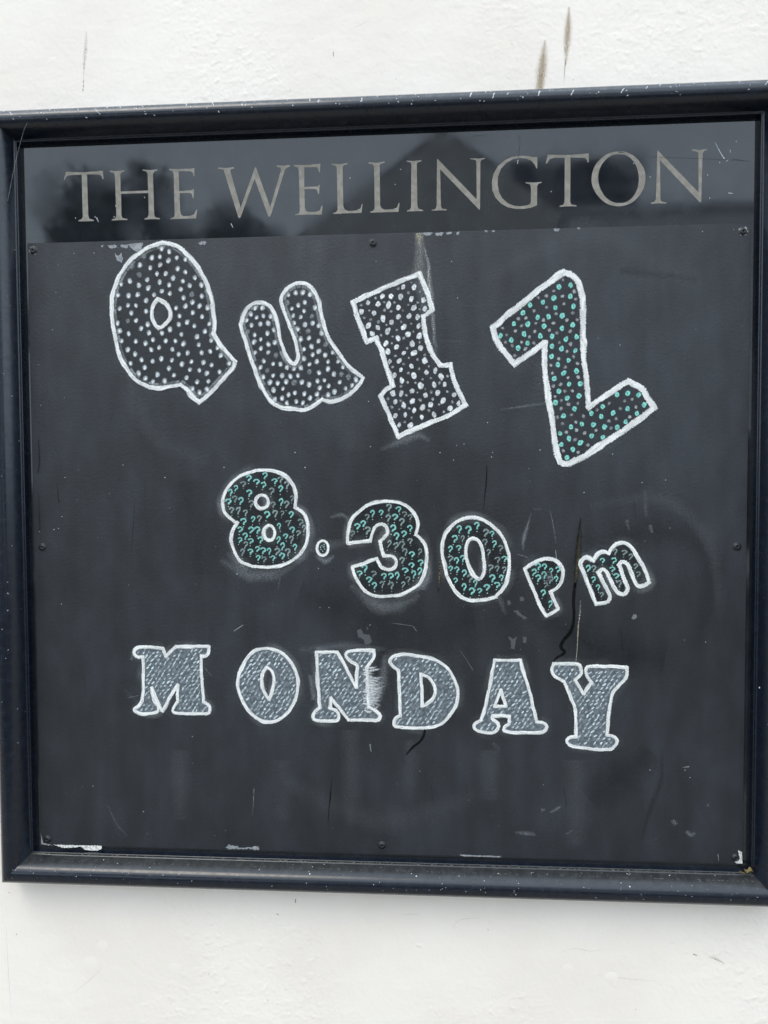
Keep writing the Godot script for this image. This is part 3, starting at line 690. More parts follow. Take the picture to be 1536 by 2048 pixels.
func rail(side: int) -> ArrayMesh:
	var prof := rail_profile()
	var st := SurfaceTool.new()
	st.begin(Mesh.PRIMITIVE_TRIANGLES)
	var flip := side == 0 or side == 3
	# navy black paint; sky reflection painted in grey along the upper nose of the top rail, dusty on the cove of the bottom one
	var sheen_and_dust := []
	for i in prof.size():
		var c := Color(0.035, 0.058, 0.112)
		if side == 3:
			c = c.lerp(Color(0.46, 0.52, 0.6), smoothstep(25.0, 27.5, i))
		elif side == 2 and i > 2:
			c = c.lerp(Color(0.22, 0.22, 0.21), 1.0 - smoothstep(8.0, 18.0, i))
		sheen_and_dust.append(c)
	for i in prof.size() - 1:
		st.set_smooth_group(-1 if i < 1 or i > prof.size() - 3 else 1)
		var n := 24
		for k in n:
			var a := on_rail(side, prof[i].x, prof[i].y, float(k) / n)
			var b := on_rail(side, prof[i + 1].x, prof[i + 1].y, float(k) / n)
			var c := on_rail(side, prof[i + 1].x, prof[i + 1].y, float(k + 1) / n)
			var d := on_rail(side, prof[i].x, prof[i].y, float(k + 1) / n)
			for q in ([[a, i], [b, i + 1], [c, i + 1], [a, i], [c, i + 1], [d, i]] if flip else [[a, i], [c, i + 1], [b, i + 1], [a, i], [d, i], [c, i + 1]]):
				st.set_color(sheen_and_dust[q[1]])
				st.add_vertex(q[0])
	st.generate_normals()
	return st.commit()


func height_on_rail(out: float) -> float:
	var prof := rail_profile()
	for i in range(4, prof.size() - 1):
		if prof[i].x <= out and prof[i + 1].x >= out and prof[i + 1].x > prof[i].x:
			return lerpf(prof[i].y, prof[i + 1].y, (out - prof[i].x) / (prof[i + 1].x - prof[i].x))
	return 30.0


# a fleck lying on a rail's curve
func fleck(st: SurfaceTool, side: int, out: float, along: float, rx: float, ry: float) -> void:
	var h := height_on_rail(out)
	var at := on_rail(side, out, h, along)
	var du := (on_rail(side, out, h, along + 0.001) - at).normalized()
	var dv := (on_rail(side, out + 0.02, height_on_rail(out + 0.02), along) - at).normalized()
	var n := du.cross(dv).normalized()
	var turned_over := n.z < 0
	if turned_over:
		n = -n
	var mid := at + n * 0.0005
	var ring := []
	for k in 7:
		var w := TAU * k / 7
		ring.append(at + n * 0.00012 + (du * cos(w) * rx + dv * sin(w) * ry) * 0.001 * rng.randf_range(0.75, 1.2))
	for k in 7:
		for q in ([mid, ring[k], ring[(k + 1) % 7]] if turned_over else [mid, ring[(k + 1) % 7], ring[k]]):
			st.set_normal(n)
			st.add_vertex(q)


func signboard() -> void:
	var s := thing("chalkboard_sign", "black framed pub chalkboard with QUIZ 8.30pm MONDAY in white bubble letters", "sign", SIGN_AT)
	# the frame
	var white := mat(lin(0.6, 0.6, 0.58), 0.8)
	var names := ["left upright of the black moulded frame", "right upright of the black moulded frame", "bottom rail of the black frame, dusty and flecked with white", "top rail of the black frame, streaked with white droppings"]
	for side in 4:
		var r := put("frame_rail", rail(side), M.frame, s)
		r.set_meta("label", names[side])
		var st := SurfaceTool.new()
		st.begin(Mesh.PRIMITIVE_TRIANGLES)
		for k in [32, 32, 120, 110][side]:
			var big := rng.randf() < 0.06
			var rr := rng.randf_range(0.8, 1.3) if big else (rng.randf_range(0.3, 0.75) if side < 3 else rng.randf_range(0.4, 1.1))
			var out := rng.randf_range(0.1, 0.9) if side < 2 else (rng.randf_range(0.09, 0.72) if side == 2 else rng.randf_range(0.45, 0.93))
			fleck(st, side, out, pow(rng.randf(), 1.6) if side == 3 and k % 2 == 0 else rng.randf(), rr, rr * rng.randf_range(0.8, 1.3))
		if side == 3:
			for k in 34:  # droppings that ran down
				var al := pow(rng.randf(), 1.5)
				var o0 := rng.randf_range(0.74, 0.92)
				for j in rng.randi_range(3, 9):
					fleck(st, 3, o0 - j * 0.022, al + rng.randf_range(-0.0004, 0.0004), rng.randf_range(0.4, 0.9), rng.randf_range(0.8, 1.5))
		var f := put("white_fleck", st.commit(), white, r)
		f.set_meta("kind", "stuff")
	# dust along the lip of the bottom rail
	var lip := SurfaceTool.new()
	lip.begin(Mesh.PRIMITIVE_TRIANGLES)
	for k in 520:
		var al := k / 520.0 + rng.randf() * 0.002
		if rng.randf() < 0.25 + 0.75 * al:
			fleck(lip, 2, rng.randf_range(0.02, 0.06), al, rng.randf_range(0.8, 2.2), rng.randf_range(0.3, 0.7))
	put("lip_dust", lip.commit(), mat(lin(0.2, 0.19, 0.155), 0.95, 0.1), s.get_child(2)).set_meta("kind", "stuff")

	# the glossy name panel fills the frame; the blackboard sheet is screwed on over its lower part
	var panel := put("name_panel", box(Vector3(1.124, 1.125, 0.006), Vector3(0, 0.0725, -0.006)), M.panel, s)
	panel.set_meta("label", "glossy black panel with the pub's name in gold capitals")
	for l in NAME_LETTERS:
		var p := Paint.new()
		var rings: Array = l.rings
		var a := points(rings[0].p)
		if rings.size() > 1:
			p.area(smooth(a, true, 1.5), [smooth(points(rings[1].p), true, 1.5)], -2.9, Color.WHITE)
		else:
			var t := Geometry2D.triangulate_polygon(a)
			for q in a:
				p.add(q, -2.9, q / 80.0, Color.WHITE)
			for k in range(0, t.size(), 3):
				p.tri(t[k], t[k + 1], t[k + 2])
		put("gold_letter", p.mesh(), M.gilt, panel).set_meta("label", "gold capital " + str(l.ch))
	panel_marks(panel)

	var board := put("blackboard", sheet(), M.board, s)
	board.set_meta("label", "matt black board sheet, hazed with wiped chalk")
	put("sheet_edge", box(Vector3(1.0998, 0.9588, 0.0026), Vector3(0, 0, -0.0016)), M.board_edge, board)
	for q in [[-540.0, 468.1, 1], [-6.3, 465.2, 0], [539.0, 467.2, 1], [-536.1, 2.3, 0], [535.9, 3.3, 0], [-538.7, -470.0, 0], [2.3, -464.9, 0], [539.4, -469.3, 0]]:
		screw(board, Vector2(q[0], q[1]), q[2])
	board_marks(board)
	for l in CHALK:
		letter(s, l)


func sheet() -> ArrayMesh:  # the front of the board, with a rolled edge
	var st := SurfaceTool.new()
	st.begin(Mesh.PRIMITIVE_TRIANGLES)
	var hx := BOARD.x * 0.0005
	var hy := BOARD.y * 0.0005
	var rows := [[0.0, -0.0008], [0.0004, -0.0002], [0.0012, 0.0]]
	var ring := func(k: int) -> Array:
		var e: float = rows[k][0]
		var z: float = rows[k][1]
		return [Vector3(-hx + e, -hy + e, z), Vector3(-hx + e, hy - e, z), Vector3(hx - e, hy - e, z), Vector3(hx - e, -hy + e, z)]
	var add := func(p: Vector3) -> void:
		st.set_uv(Vector2(p.x / (2 * hx) + 0.5, 0.5 - p.y / (2 * hy)))
		st.add_vertex(p)
	for k in 2:
		var a: Array = ring.call(k)
		var b: Array = ring.call(k + 1)
		for i in 4:
			var j := (i + 1) % 4
			for p in [a[i], a[j], b[j], a[i], b[j], b[i]]:
				add.call(p)
	var c: Array = ring.call(2)
	for p in [c[0], c[1], c[2], c[0], c[2], c[3]]:
		add.call(p)
	st.set_smooth_group(-1)
	st.generate_normals()
	return st.commit()


func screw(board: Node3D, at: Vector2, bare: int) -> void:
	var o := put("screw", turned([[0.0, 1.9], [1.4, 2.0], [1.5, 2.9], [3.2, 2.6], [4.6, 1.6], [5.2, 0.6], [5.4, 0.05], [7.0, 0.03]], 20), M.screw, board, Vector3(at.x, at.y, 0) * 0.001)
	put("socket", turned([[0.0, 2.05], [1.35, 2.06]], 6), M.hole, o)
	if bare:
		var p := Paint.new()
		p.dab(Vector2(rng.randf_range(-0.6, 0.6), 0.2), 7.2, 6.6, 0.3, 0.05, Color(0.5, 0.5, 0.49, 0.45 if at.x < 0 else 0.85), rng, 0.3, 0.8, 16)
		put("bare_ring", p.mesh(), M.dab, o)


func turned(prof: Array, sides: int) -> ArrayMesh:  # radius and height in millimetres, turned round z
	var st := SurfaceTool.new()
	st.begin(Mesh.PRIMITIVE_TRIANGLES)
	st.set_smooth_group(1)
	for i in prof.size() - 1:
		for k in sides:
			var q := []
			for e in [[i, k], [i, k + 1], [i + 1, k + 1], [i + 1, k]]:
				var w: float = TAU * e[1] / sides
				q.append(Vector3(cos(w) * prof[e[0]][0], sin(w) * prof[e[0]][0], prof[e[0]][1]) * 0.001)
			for j in ([0, 2, 1, 0, 3, 2] if prof[i][0] > 0.0 else [0, 3, 2]):
				st.add_vertex(q[j])
	st.generate_normals()
	return st.commit()


# an irregular torn patch round the given outline
func patch(parent: Node3D, flat: Array, m: Material, z := 0.12, ragged := 1.2, called := "peeled_patch", at := Vector3.ZERO) -> MeshInstance3D:
	var a := points(flat)
	var out := PackedVector2Array()
	for i in a.size():
		var b := a[(i + 1) % a.size()]
		var n := maxi(1, roundi(a[i].distance_to(b) / 1.6))
		for k in n:
			out.append(a[i].lerp(b, float(k) / n) + Vector2(rng.randf_range(-ragged, ragged), rng.randf_range(-ragged, ragged)) * 0.5)
	var p := Paint.new()
	p.area(out, [], z, Color.WHITE)
	return put(called, p.mesh(), m, parent, at)


# ---------------------------------------------------------------- chalk lettering

func in_shape(q: Vector2, outers: Array, holes: Array) -> bool:
	for h in holes:
		if Geometry2D.is_point_in_polygon(q, h):
			return false
	for o in outers:
		if Geometry2D.is_point_in_polygon(q, o):
			return true
	return false


# spots at least GAP apart inside the shape
func scattered(outers: Array, holes: Array, gap: float, keep := [], tries := 9000) -> PackedVector2Array:
	var got := PackedVector2Array()
	var lo := Vector2(1e9, 1e9)
	var hi := -lo
	for o in outers:
		for q in o:
			lo = lo.min(q)
			hi = hi.max(q)
	for k in tries:
		var q := Vector2(rng.randf_range(lo.x, hi.x), rng.randf_range(lo.y, hi.y))
		if not in_shape(q, outers, holes):
			continue
		var free := true
		for e in got:
			if absf(e.x - q.x) < gap and e.distance_squared_to(q) < gap * gap:
				free = false
				break
		if free:
			for e in keep:
				if absf(e.x - q.x) < gap * 0.8 and e.distance_squared_to(q) < gap * gap * 0.64:
					free = false
					break
		if free:
			got.append(q)
	return got


func letter(s: Node3D, l: Dictionary) -> void:
	var w: float = l.w
	var ch: String = l.ch
	var quiz := ch in ["Q", "u", "I", "Z"]
	var day := ch in ["M", "O", "N", "D", "A", "Y"]
	var line := Paint.new()
	var rings := []
	var lift := 0.45
	for c in l.lines:
		var strokes := runs(points(c.p), c.corners)
		var ring := PackedVector2Array()
		for r in strokes:
			ring.append_array((r as PackedVector2Array).slice(0, -1))
		rings.append(ring)
		var k := 0
		for r in strokes:
			var run: PackedVector2Array = r
			var cornered: bool = not c.corners.is_empty()
			if cornered:
				var n := run.size()
				run.insert(0, run[0] - (run[1] - run[0]).normalized() * w * rng.randf_range(0.22, 0.42))
				run.append(run[n] + (run[n] - run[n - 1]).normalized() * w * rng.randf_range(0.22, 0.42))
			var half := PackedFloat32Array()
			var op := PackedFloat32Array()
			var ph := rng.randf() * 100.0
			var noise := fnl(100 + rng.randi() % 1000, 0.02, 2)
			for i in run.size():
				var thick := 1.0 + 0.22 * noise.get_noise_1d(i * 2.0 + ph)
				half.append(w * (0.57 if quiz else 0.535) * thick)
				op.append(clampf(0.97 + 0.25 * noise.get_noise_1d(i * 1.3 + 300.0), 0.72, 1.0) if not cornered or (i > 0 and i < run.size() - 1) else 0.75)
				run[i] += Vector2(noise.get_noise_1d(i * 3.0 + 500.0), noise.get_noise_1d(i * 3.0 + 900.0)) * 0.9
			if not cornered:
				run[run.size() - 1] = run[0]
				half[run.size() - 1] = half[0]
			line.band(run, half, op, lift + 0.04 * k, Color(0.97, 0.94, 0.91), false, ph)
			# a second, thinner pass that wanders off the first
			var again := PackedVector2Array()
			var thin := PackedFloat32Array()
			var weak := PackedFloat32Array()
			for i in run.size():
				var a := run[maxi(i - 1, 0)]
				var b := run[mini(i + 1, run.size() - 1)]
				var q := (b - a).normalized().orthogonal()
				again.append(run[i] + q * w * 0.62 * noise.get_noise_1d(i * 1.6 + 1500.0))
				thin.append(w * 0.34 * (1.0 + 0.5 * noise.get_noise_1d(i * 2.5 + 2500.0)))
				weak.append(clampf(0.55 + 1.3 * noise.get_noise_1d(i * 2.2 + 3500.0), 0.0, 1.0))
			line.band(again, thin, weak, lift + 0.5 + 0.04 * k, Color(0.97, 0.94, 0.91), false, ph + 31.0)
			k += 1
	var o := put("chalk_letter", line.mesh(), M.stroke, s)
	var outer: PackedVector2Array = rings[0]
	var holes := rings.slice(1)

	# the ground inside the outline
	var fill := Paint.new()
	fill.area(outer, holes, 0.12, Color(0.17, 0.192, 0.207, 0.95) if day else Color(0.018, 0.021, 0.022, 0.14 if quiz else 0.3))
	put("letter_ground", fill.mesh(), M.wash, o)

	# loose chalk round the outline
	var dust := Paint.new()
	var much: float = {"Q": 0.05, "u": 0.07, "I": 0.06, "Z": 0.05, "8": 0.42, ".": 0.36, "3": 0.42, "0": 0.26, "p": 0.24, "m": 0.28, "M": 0.3, "O": 0.24, "N": 0.38, "D": 0.15, "A": 0.15, "Y": 0.12}[ch]
	for ring in rings:
		var closed := PackedVector2Array(ring)
		closed.append(ring[0])
		var half := PackedFloat32Array()
		var op := PackedFloat32Array()
		var noise := fnl(rng.randi() % 1000, 0.012, 2)
		for i in closed.size():
			half.append(w * 1.9 * (1.0 + 0.5 * noise.get_noise_1d(i * 2.0)))
			op.append(clampf(0.35 + 1.9 * noise.get_noise_1d(i * 2.0 + 77.0), 0.1, 1.5))
		half[-1] = half[0]
		op[-1] = op[0]
		dust.band(closed, half, op, 0.05, Color(0.75, 0.77, 0.77, much), true)
	put("chalk_dust", dust.mesh(), M.powder, o)

	# what is drawn inside
	var inset := w * 0.5 + (3.8 if quiz else 2.6)
	var outers := Geometry2D.offset_polygon(outer, -inset)
	var out_holes := []
	for h in holes:
		out_holes.append_array(Geometry2D.offset_polygon(h, inset))
	var marks := Paint.new()
	var grey_c := Color(0.42, 0.44, 0.45)
	var white_c := Color(0.8, 0.81, 0.81)
	var teal := Color(0.26, 0.64, 0.56)
	if quiz:
		o.set_meta("label", "large white outlined bubble letter %s filled with %s dots" % [ch, "teal and grey" if ch == "Z" else "white"])
		var gap: float = {"Q": 12.4, "u": 10.4, "I": 12.6, "Z": 14.4}[ch]
		var spots := scattered(outers, out_holes, gap)
		for q in spots:
			var turn := rng.randf_range(0.9, 1.9)
			if ch == "Q" or ch == "u":
				var faint := rng.randf() < 0.12
				var r := rng.randf_range(3.7, 4.6) if ch == "Q" else rng.randf_range(3.3, 4.7)
				marks.dab(q, r * 1.2, r, turn, 0.22, Color(0.4, 0.42, 0.43, 0.45 if faint else 0.85), rng, 0.12, 0.7)
				if not faint:
					marks.dab(q + Vector2(rng.randf_range(-0.5, 0.5), -0.6), r * 0.95, r * 0.68, turn, 0.26, Color(0.78, 0.79, 0.79, 0.95), rng, 0.2, 0.5)
			elif ch == "I":
				var r := rng.randf_range(3.8, 5.0)
				var shade := rng.randf_range(0.62, 0.9)
				marks.dab(q, r * rng.randf_range(1.05, 1.35), r * rng.randf_range(0.8, 1.0), turn, 0.22, Color(shade, shade, shade, rng.randf_range(0.8, 1.0)), rng, 0.2, 0.75)
			else:
				var r := rng.randf_range(3.5, 4.2)
				marks.dab(q, r * 1.2, r, turn, 0.22, teal, rng, 0.16, 0.8)
				marks.dab(q + Vector2(rng.randf_range(-0.6, 0.6), rng.randf_range(-0.6, 0.6)), r * 0.4, r * 0.3, turn, 0.26, Color(0.1, 0.34, 0.3, 0.6), rng, 0.2, 0.4)
		if ch == "I" or ch == "Z":
			for q in scattered(outers, out_holes, 10.2 if ch == "I" else 11.0, spots):
				var r := rng.randf_range(1.8, 2.9) if ch == "I" else rng.randf_range(2.5, 3.2)
				var lo := rng.randf_range(0.3, 0.75)
				marks.dab(q, r * 1.15, r, rng.randf() * 3.0, 0.22, Color(0.45, 0.46, 0.46, lo), rng, 0.2, 0.7)
				marks.dab(q, r * 0.6, r * 0.5, rng.randf() * 3.0, 0.26, Color(0.75, 0.76, 0.76, lo * 0.8), rng, 0.3, 0.4)
		# an earlier outline, rubbed grey and broken, shows inside the new one
		var dashes := Geometry2D.offset_polygon(outer, -(w * 0.5 + 2.2))
		if ch == "Q" or ch == "u":
			for ring in dashes:
				var n: int = ring.size()
				var i := 0
				while i < n - 3:
					var piece := PackedVector2Array()
					var length := rng.randf_range(5.0, 15.0)
					var run := 0.0
					while i < n and run < length:
						if piece.size():
							run += piece[-1].distance_to(ring[i])
						piece.append(ring[i])
						i += 1
					i -= 0 if rng.randf() < 0.4 else 1
					if piece.size() > 1:
						piece = smooth(piece, false, 2.0)
						var half := PackedFloat32Array()
						var op := PackedFloat32Array()
						var strength := rng.randf_range(0.15, 0.85)
						for j in piece.size():
							half.append(rng.randf_range(1.5, 2.1))
							op.append(strength)
						marks.band(piece, half, op, 0.2, Color(0.42, 0.44, 0.44, 0.75))
		put("chalk_dots", marks.mesh(), M.dab, o).set_meta("kind", "stuff")
	elif day:
		o.set_meta("label", "white outlined grey capital %s hatched with short white dashes" % ch)
		var box_ := Rect2(outer[0], Vector2.ZERO)
		for q in outer:
			box_ = box_.expand(q)
		var row := 0
		var y := box_.position.y
		outers = Geometry2D.offset_polygon(outer, -(w * 0.5 + 1.6))
		out_holes.clear()
		for h in holes:
			out_holes.append_array(Geometry2D.offset_polygon(h, w * 0.5 + 1.6))
		var patchy := fnl(700 + rng.randi() % 300, 0.03, 2)
		while y < box_.end.y:
			var x := box_.position.x + (3.9 if row % 2 else 0.0)
			while x < box_.end.x:
				var q := Vector2(x, y) + Vector2(rng.randf_range(-1.3, 1.3), rng.randf_range(-1.0, 1.0) + (x - box_.position.x) * 0.05)
				if in_shape(q, outers, out_holes) and rng.randf() < 0.9 + 0.35 * patchy.get_noise_2d(q.x, q.y):
					var turn := deg_to_rad(47.0 + 16.0 * patchy.get_noise_2d(q.y + 500.0, q.x) + rng.randf_range(-13.0, 13.0))
					var strong := clampf(rng.randf_range(0.4, 1.0) + 0.5 * patchy.get_noise_2d(q.x + 900.0, q.y), 0.2, 1.0)
					marks.dab(q, rng.randf_range(2.6, 5.0), rng.randf_range(0.95, 1.65), turn, 0.22, Color(0.68, 0.76, 0.78, strong), rng, 0.22, 0.75, 8)
				x += 7.8
			y += 6.0
			row += 1
		put("chalk_hatching", marks.mesh(), M.dab, o).set_meta("kind", "stuff")
	elif ch == ".":
		o.set_meta("label", "small white ringed point between the 8 and the 3")
		for q in scattered(outers, [], 3.4):
			marks.dab(q, 1.7, 0.9, rng.randf() * 3.0, 0.22, teal.lerp(grey_c, rng.randf()), rng, 0.3, 0.6, 7)
		put("chalk_dots", marks.mesh(), M.dab, o).set_meta("kind", "stuff")
	else:
		o.set_meta("label", "white outlined bubble %s filled with small question marks" % ch)
		questions(o, outers, out_holes, 1.0 if ch in ["8", "3", "0"] else 0.95)


# small question marks in loose rows, teal and grey by turns
var hooks := []


func questions(o: Node3D, outers: Array, holes: Array, scale_: float) -> void:
	if hooks.is_empty():
		for k in 12:
			var p := Paint.new()
			var bright := k < 6
			var fade := rng.randf_range(0.72, 1.0)
			var col := Color(0.34, 0.74, 0.66, fade) if bright else Color(0.42, 0.52, 0.5, 0.75 * fade)
			var dx := rng.randf_range(-0.9, 0.9)
			var dy := rng.randf_range(-0.8, 0.8)
			var l := smooth(PackedVector2Array([Vector2(-3.0 + dy * 0.5, 2.2 + dy), Vector2(-2.4, 4.4), Vector2(0.2 + dx * 0.4, 5.6), Vector2(2.7, 4.2 + dy * 0.6), Vector2(2.4 + dx, 1.6), Vector2(0.6 + dx * 0.5, -0.4 + dy), Vector2(0.2 + dx, -3.4 - dy)]), false, 0.8)
			var half := PackedFloat32Array()
			var op := PackedFloat32Array()
			for i in l.size():
				half.append(rng.randf_range(0.95, 1.3))
				op.append(rng.randf_range(0.7, 1.0))
			p.band(l, half, op, 0.22, col)
			p.dab(Vector2(rng.randf_range(0.2, 1.2), -6.6), 0.95, 0.85, 0.0, 0.22, Color(0.6, 0.72, 0.7, 0.9) if bright else col, rng, 0.2, 0.6, 7)
			hooks.append(p.mesh())
	var lo := Vector2(1e9, 1e9)
	var hi := -lo
	for a in outers:
		for q in a:
			lo = lo.min(q)
			hi = hi.max(q)
	var got := PackedVector2Array()
	for ring in 4000:
		var q := Vector2(rng.randf_range(lo.x, hi.x), rng.randf_range(lo.y, hi.y))
		var free := in_shape(q + Vector2(0, 4), outers, holes) and in_shape(q - Vector2(-0.5, 5.5), outers, holes) and in_shape(q, outers, holes)
		if free:
			for e in got:
				var d: Vector2 = (e - q) / Vector2(9.1 * scale_, 13.3 * scale_)
				if d.length_squared() < 1.0:
					free = false
					break
		if free:
			got.append(q)
	for q in got:
		var k := rng.randi() % 6 + (0 if rng.randf() < 0.62 else 6)
		var m := put("question_mark", hooks[k], M.dab, o, Vector3(q.x, q.y, 0) * 0.001)
		m.rotation.z = rng.randf_range(-0.35, 0.1)
		m.scale = Vector3(rng.randf_range(0.8, 1.25), rng.randf_range(0.85, 1.25), 1.0) * scale_


# ---------------------------------------------------------------- wear on the sign

func panel_marks(panel: Node3D) -> void:
	var p := Paint.new()
	streak(p, [498.7, 598.5, 506.0, 584.5, 512.5, 574.2], [0.35, 0.5, 0.6], [0.5, 0.8, 0.9], Color(0.7, 0.72, 0.72), -2.85, false)
	streak(p, [514.7, 570.5, 517.6, 572.6, 520.4, 572.5], [0.4, 0.5, 0.2], [0.6, 0.6, 0.3], Color(0.7, 0.72, 0.72), -2.85, false)
	streak(p, [518.8, 524.7, 524.6, 523.8], [0.6, 0.5], [0.8, 0.7], Color(0.7, 0.72, 0.72), -2.85, false)
	streak(p, [520.3, 586.9, 521.0, 582.6], [0.6, 0.5], [0.6, 0.5], Color(0.7, 0.72, 0.72), -2.85, false)
	streak(p, [488.4, 552.5, 488.8, 551.1], [0.6, 0.6], [0.8, 0.8], Color(0.7, 0.72, 0.72), -2.85, false)
	streak(p, [491.7, 519.1, 492.0, 517.6], [0.6, 0.6], [0.8, 0.8], Color(0.7, 0.72, 0.72), -2.85, false)
	streak(p, [505.4, 570.1, 505.8, 568.6], [0.6, 0.6], [0.8, 0.8], Color(0.7, 0.72, 0.72), -2.85, false)
	streak(p, [528.7, 599.6, 529.0, 598.2], [0.6, 0.6], [0.8, 0.8], Color(0.7, 0.72, 0.72), -2.85, false)
	streak(p, [381.4, 572.9, 381.8, 571.4], [0.6, 0.6], [0.8, 0.8], Color(0.7, 0.72, 0.72), -2.85, false)
	streak(p, [-441.2, 518.8, -440.9, 517.3], [0.6, 0.6], [0.8, 0.8], Color(0.7, 0.72, 0.72), -2.85, false)
	streak(p, [-408.1, 534.7, -407.7, 533.2], [0.6, 0.6], [0.8, 0.8], Color(0.7, 0.72, 0.72), -2.85, false)
	streak(p, [-361.7, 546.3, -361.3, 544.8], [0.6, 0.6], [0.8, 0.8], Color(0.7, 0.72, 0.72), -2.85, false)
	streak(p, [-472.6, 518.2, -472.2, 516.7], [0.6, 0.6], [0.8, 0.8], Color(0.7, 0.72, 0.72), -2.85, false)
	streak(p, [-410.8, 517.9, -410.4, 516.4], [0.6, 0.6], [0.8, 0.8], Color(0.7, 0.72, 0.72), -2.85, false)
	streak(p, [-41.1, 565.6, -40.7, 564.1], [0.6, 0.6], [0.8, 0.8], Color(0.7, 0.72, 0.72), -2.85, false)
	streak(p, [35.8, 575.7, 36.2, 574.2], [0.6, 0.6], [0.8, 0.8], Color(0.7, 0.72, 0.72), -2.85, false)
	streak(p, [27.4, 553.6, 27.8, 552.1], [0.6, 0.6], [0.8, 0.8], Color(0.7, 0.72, 0.72), -2.85, false)
	streak(p, [260.8, 535.8, 261.2, 534.3], [0.6, 0.6], [0.8, 0.8], Color(0.7, 0.72, 0.72), -2.85, false)
	streak(p, [405.5, 552.4, 405.9, 550.9], [0.6, 0.6], [0.8, 0.8], Color(0.7, 0.72, 0.72), -2.85, false)
	streak(p, [-438.9, 517.2, -435.8, 510.2], [0.7, 0.4], [0.8, 0.7], Color(0.7, 0.72, 0.72), -2.85, false)
	streak(p, [-225.9, 501.9, -222.8, 495.7], [0.5, 0.5], [0.8, 0.8], Color(0.7, 0.72, 0.72), -2.85, false)
	streak(p, [211.9, 583.1, 211.2, 577.2], [0.5, 0.4], [0.8, 0.7], Color(0.7, 0.72, 0.72), -2.85, false)
	streak(p, [211.8, 619.8, 214.8, 608.7, 211.9, 584.5], [0.3, 0.3, 0.3], [0.5, 0.5, 0.5], Color(0.005, 0.005, 0.006), -2.85, false)
	streak(p, [144.2, 620.8, 166.6, 621.5], [0.3, 0.3], [0.4, 0.4], Color(0.005, 0.005, 0.006), -2.85, false)
	streak(p, [405.3, 580.8, 491.8, 574.9, 541.8, 570.3], [0.4, 0.3, 0.4], [0.3, 0.4, 0.3], Color(0.01, 0.01, 0.012), -2.85, false)
	streak(p, [524.0, 573.8, 549.0, 569.3], [0.3, 0.3], [0.5, 0.5], Color(0.006, 0.006, 0.008), -2.85, false)
	put("panel_scratch", p.mesh(), M.dab, panel).set_meta("kind", "stuff")
	pass


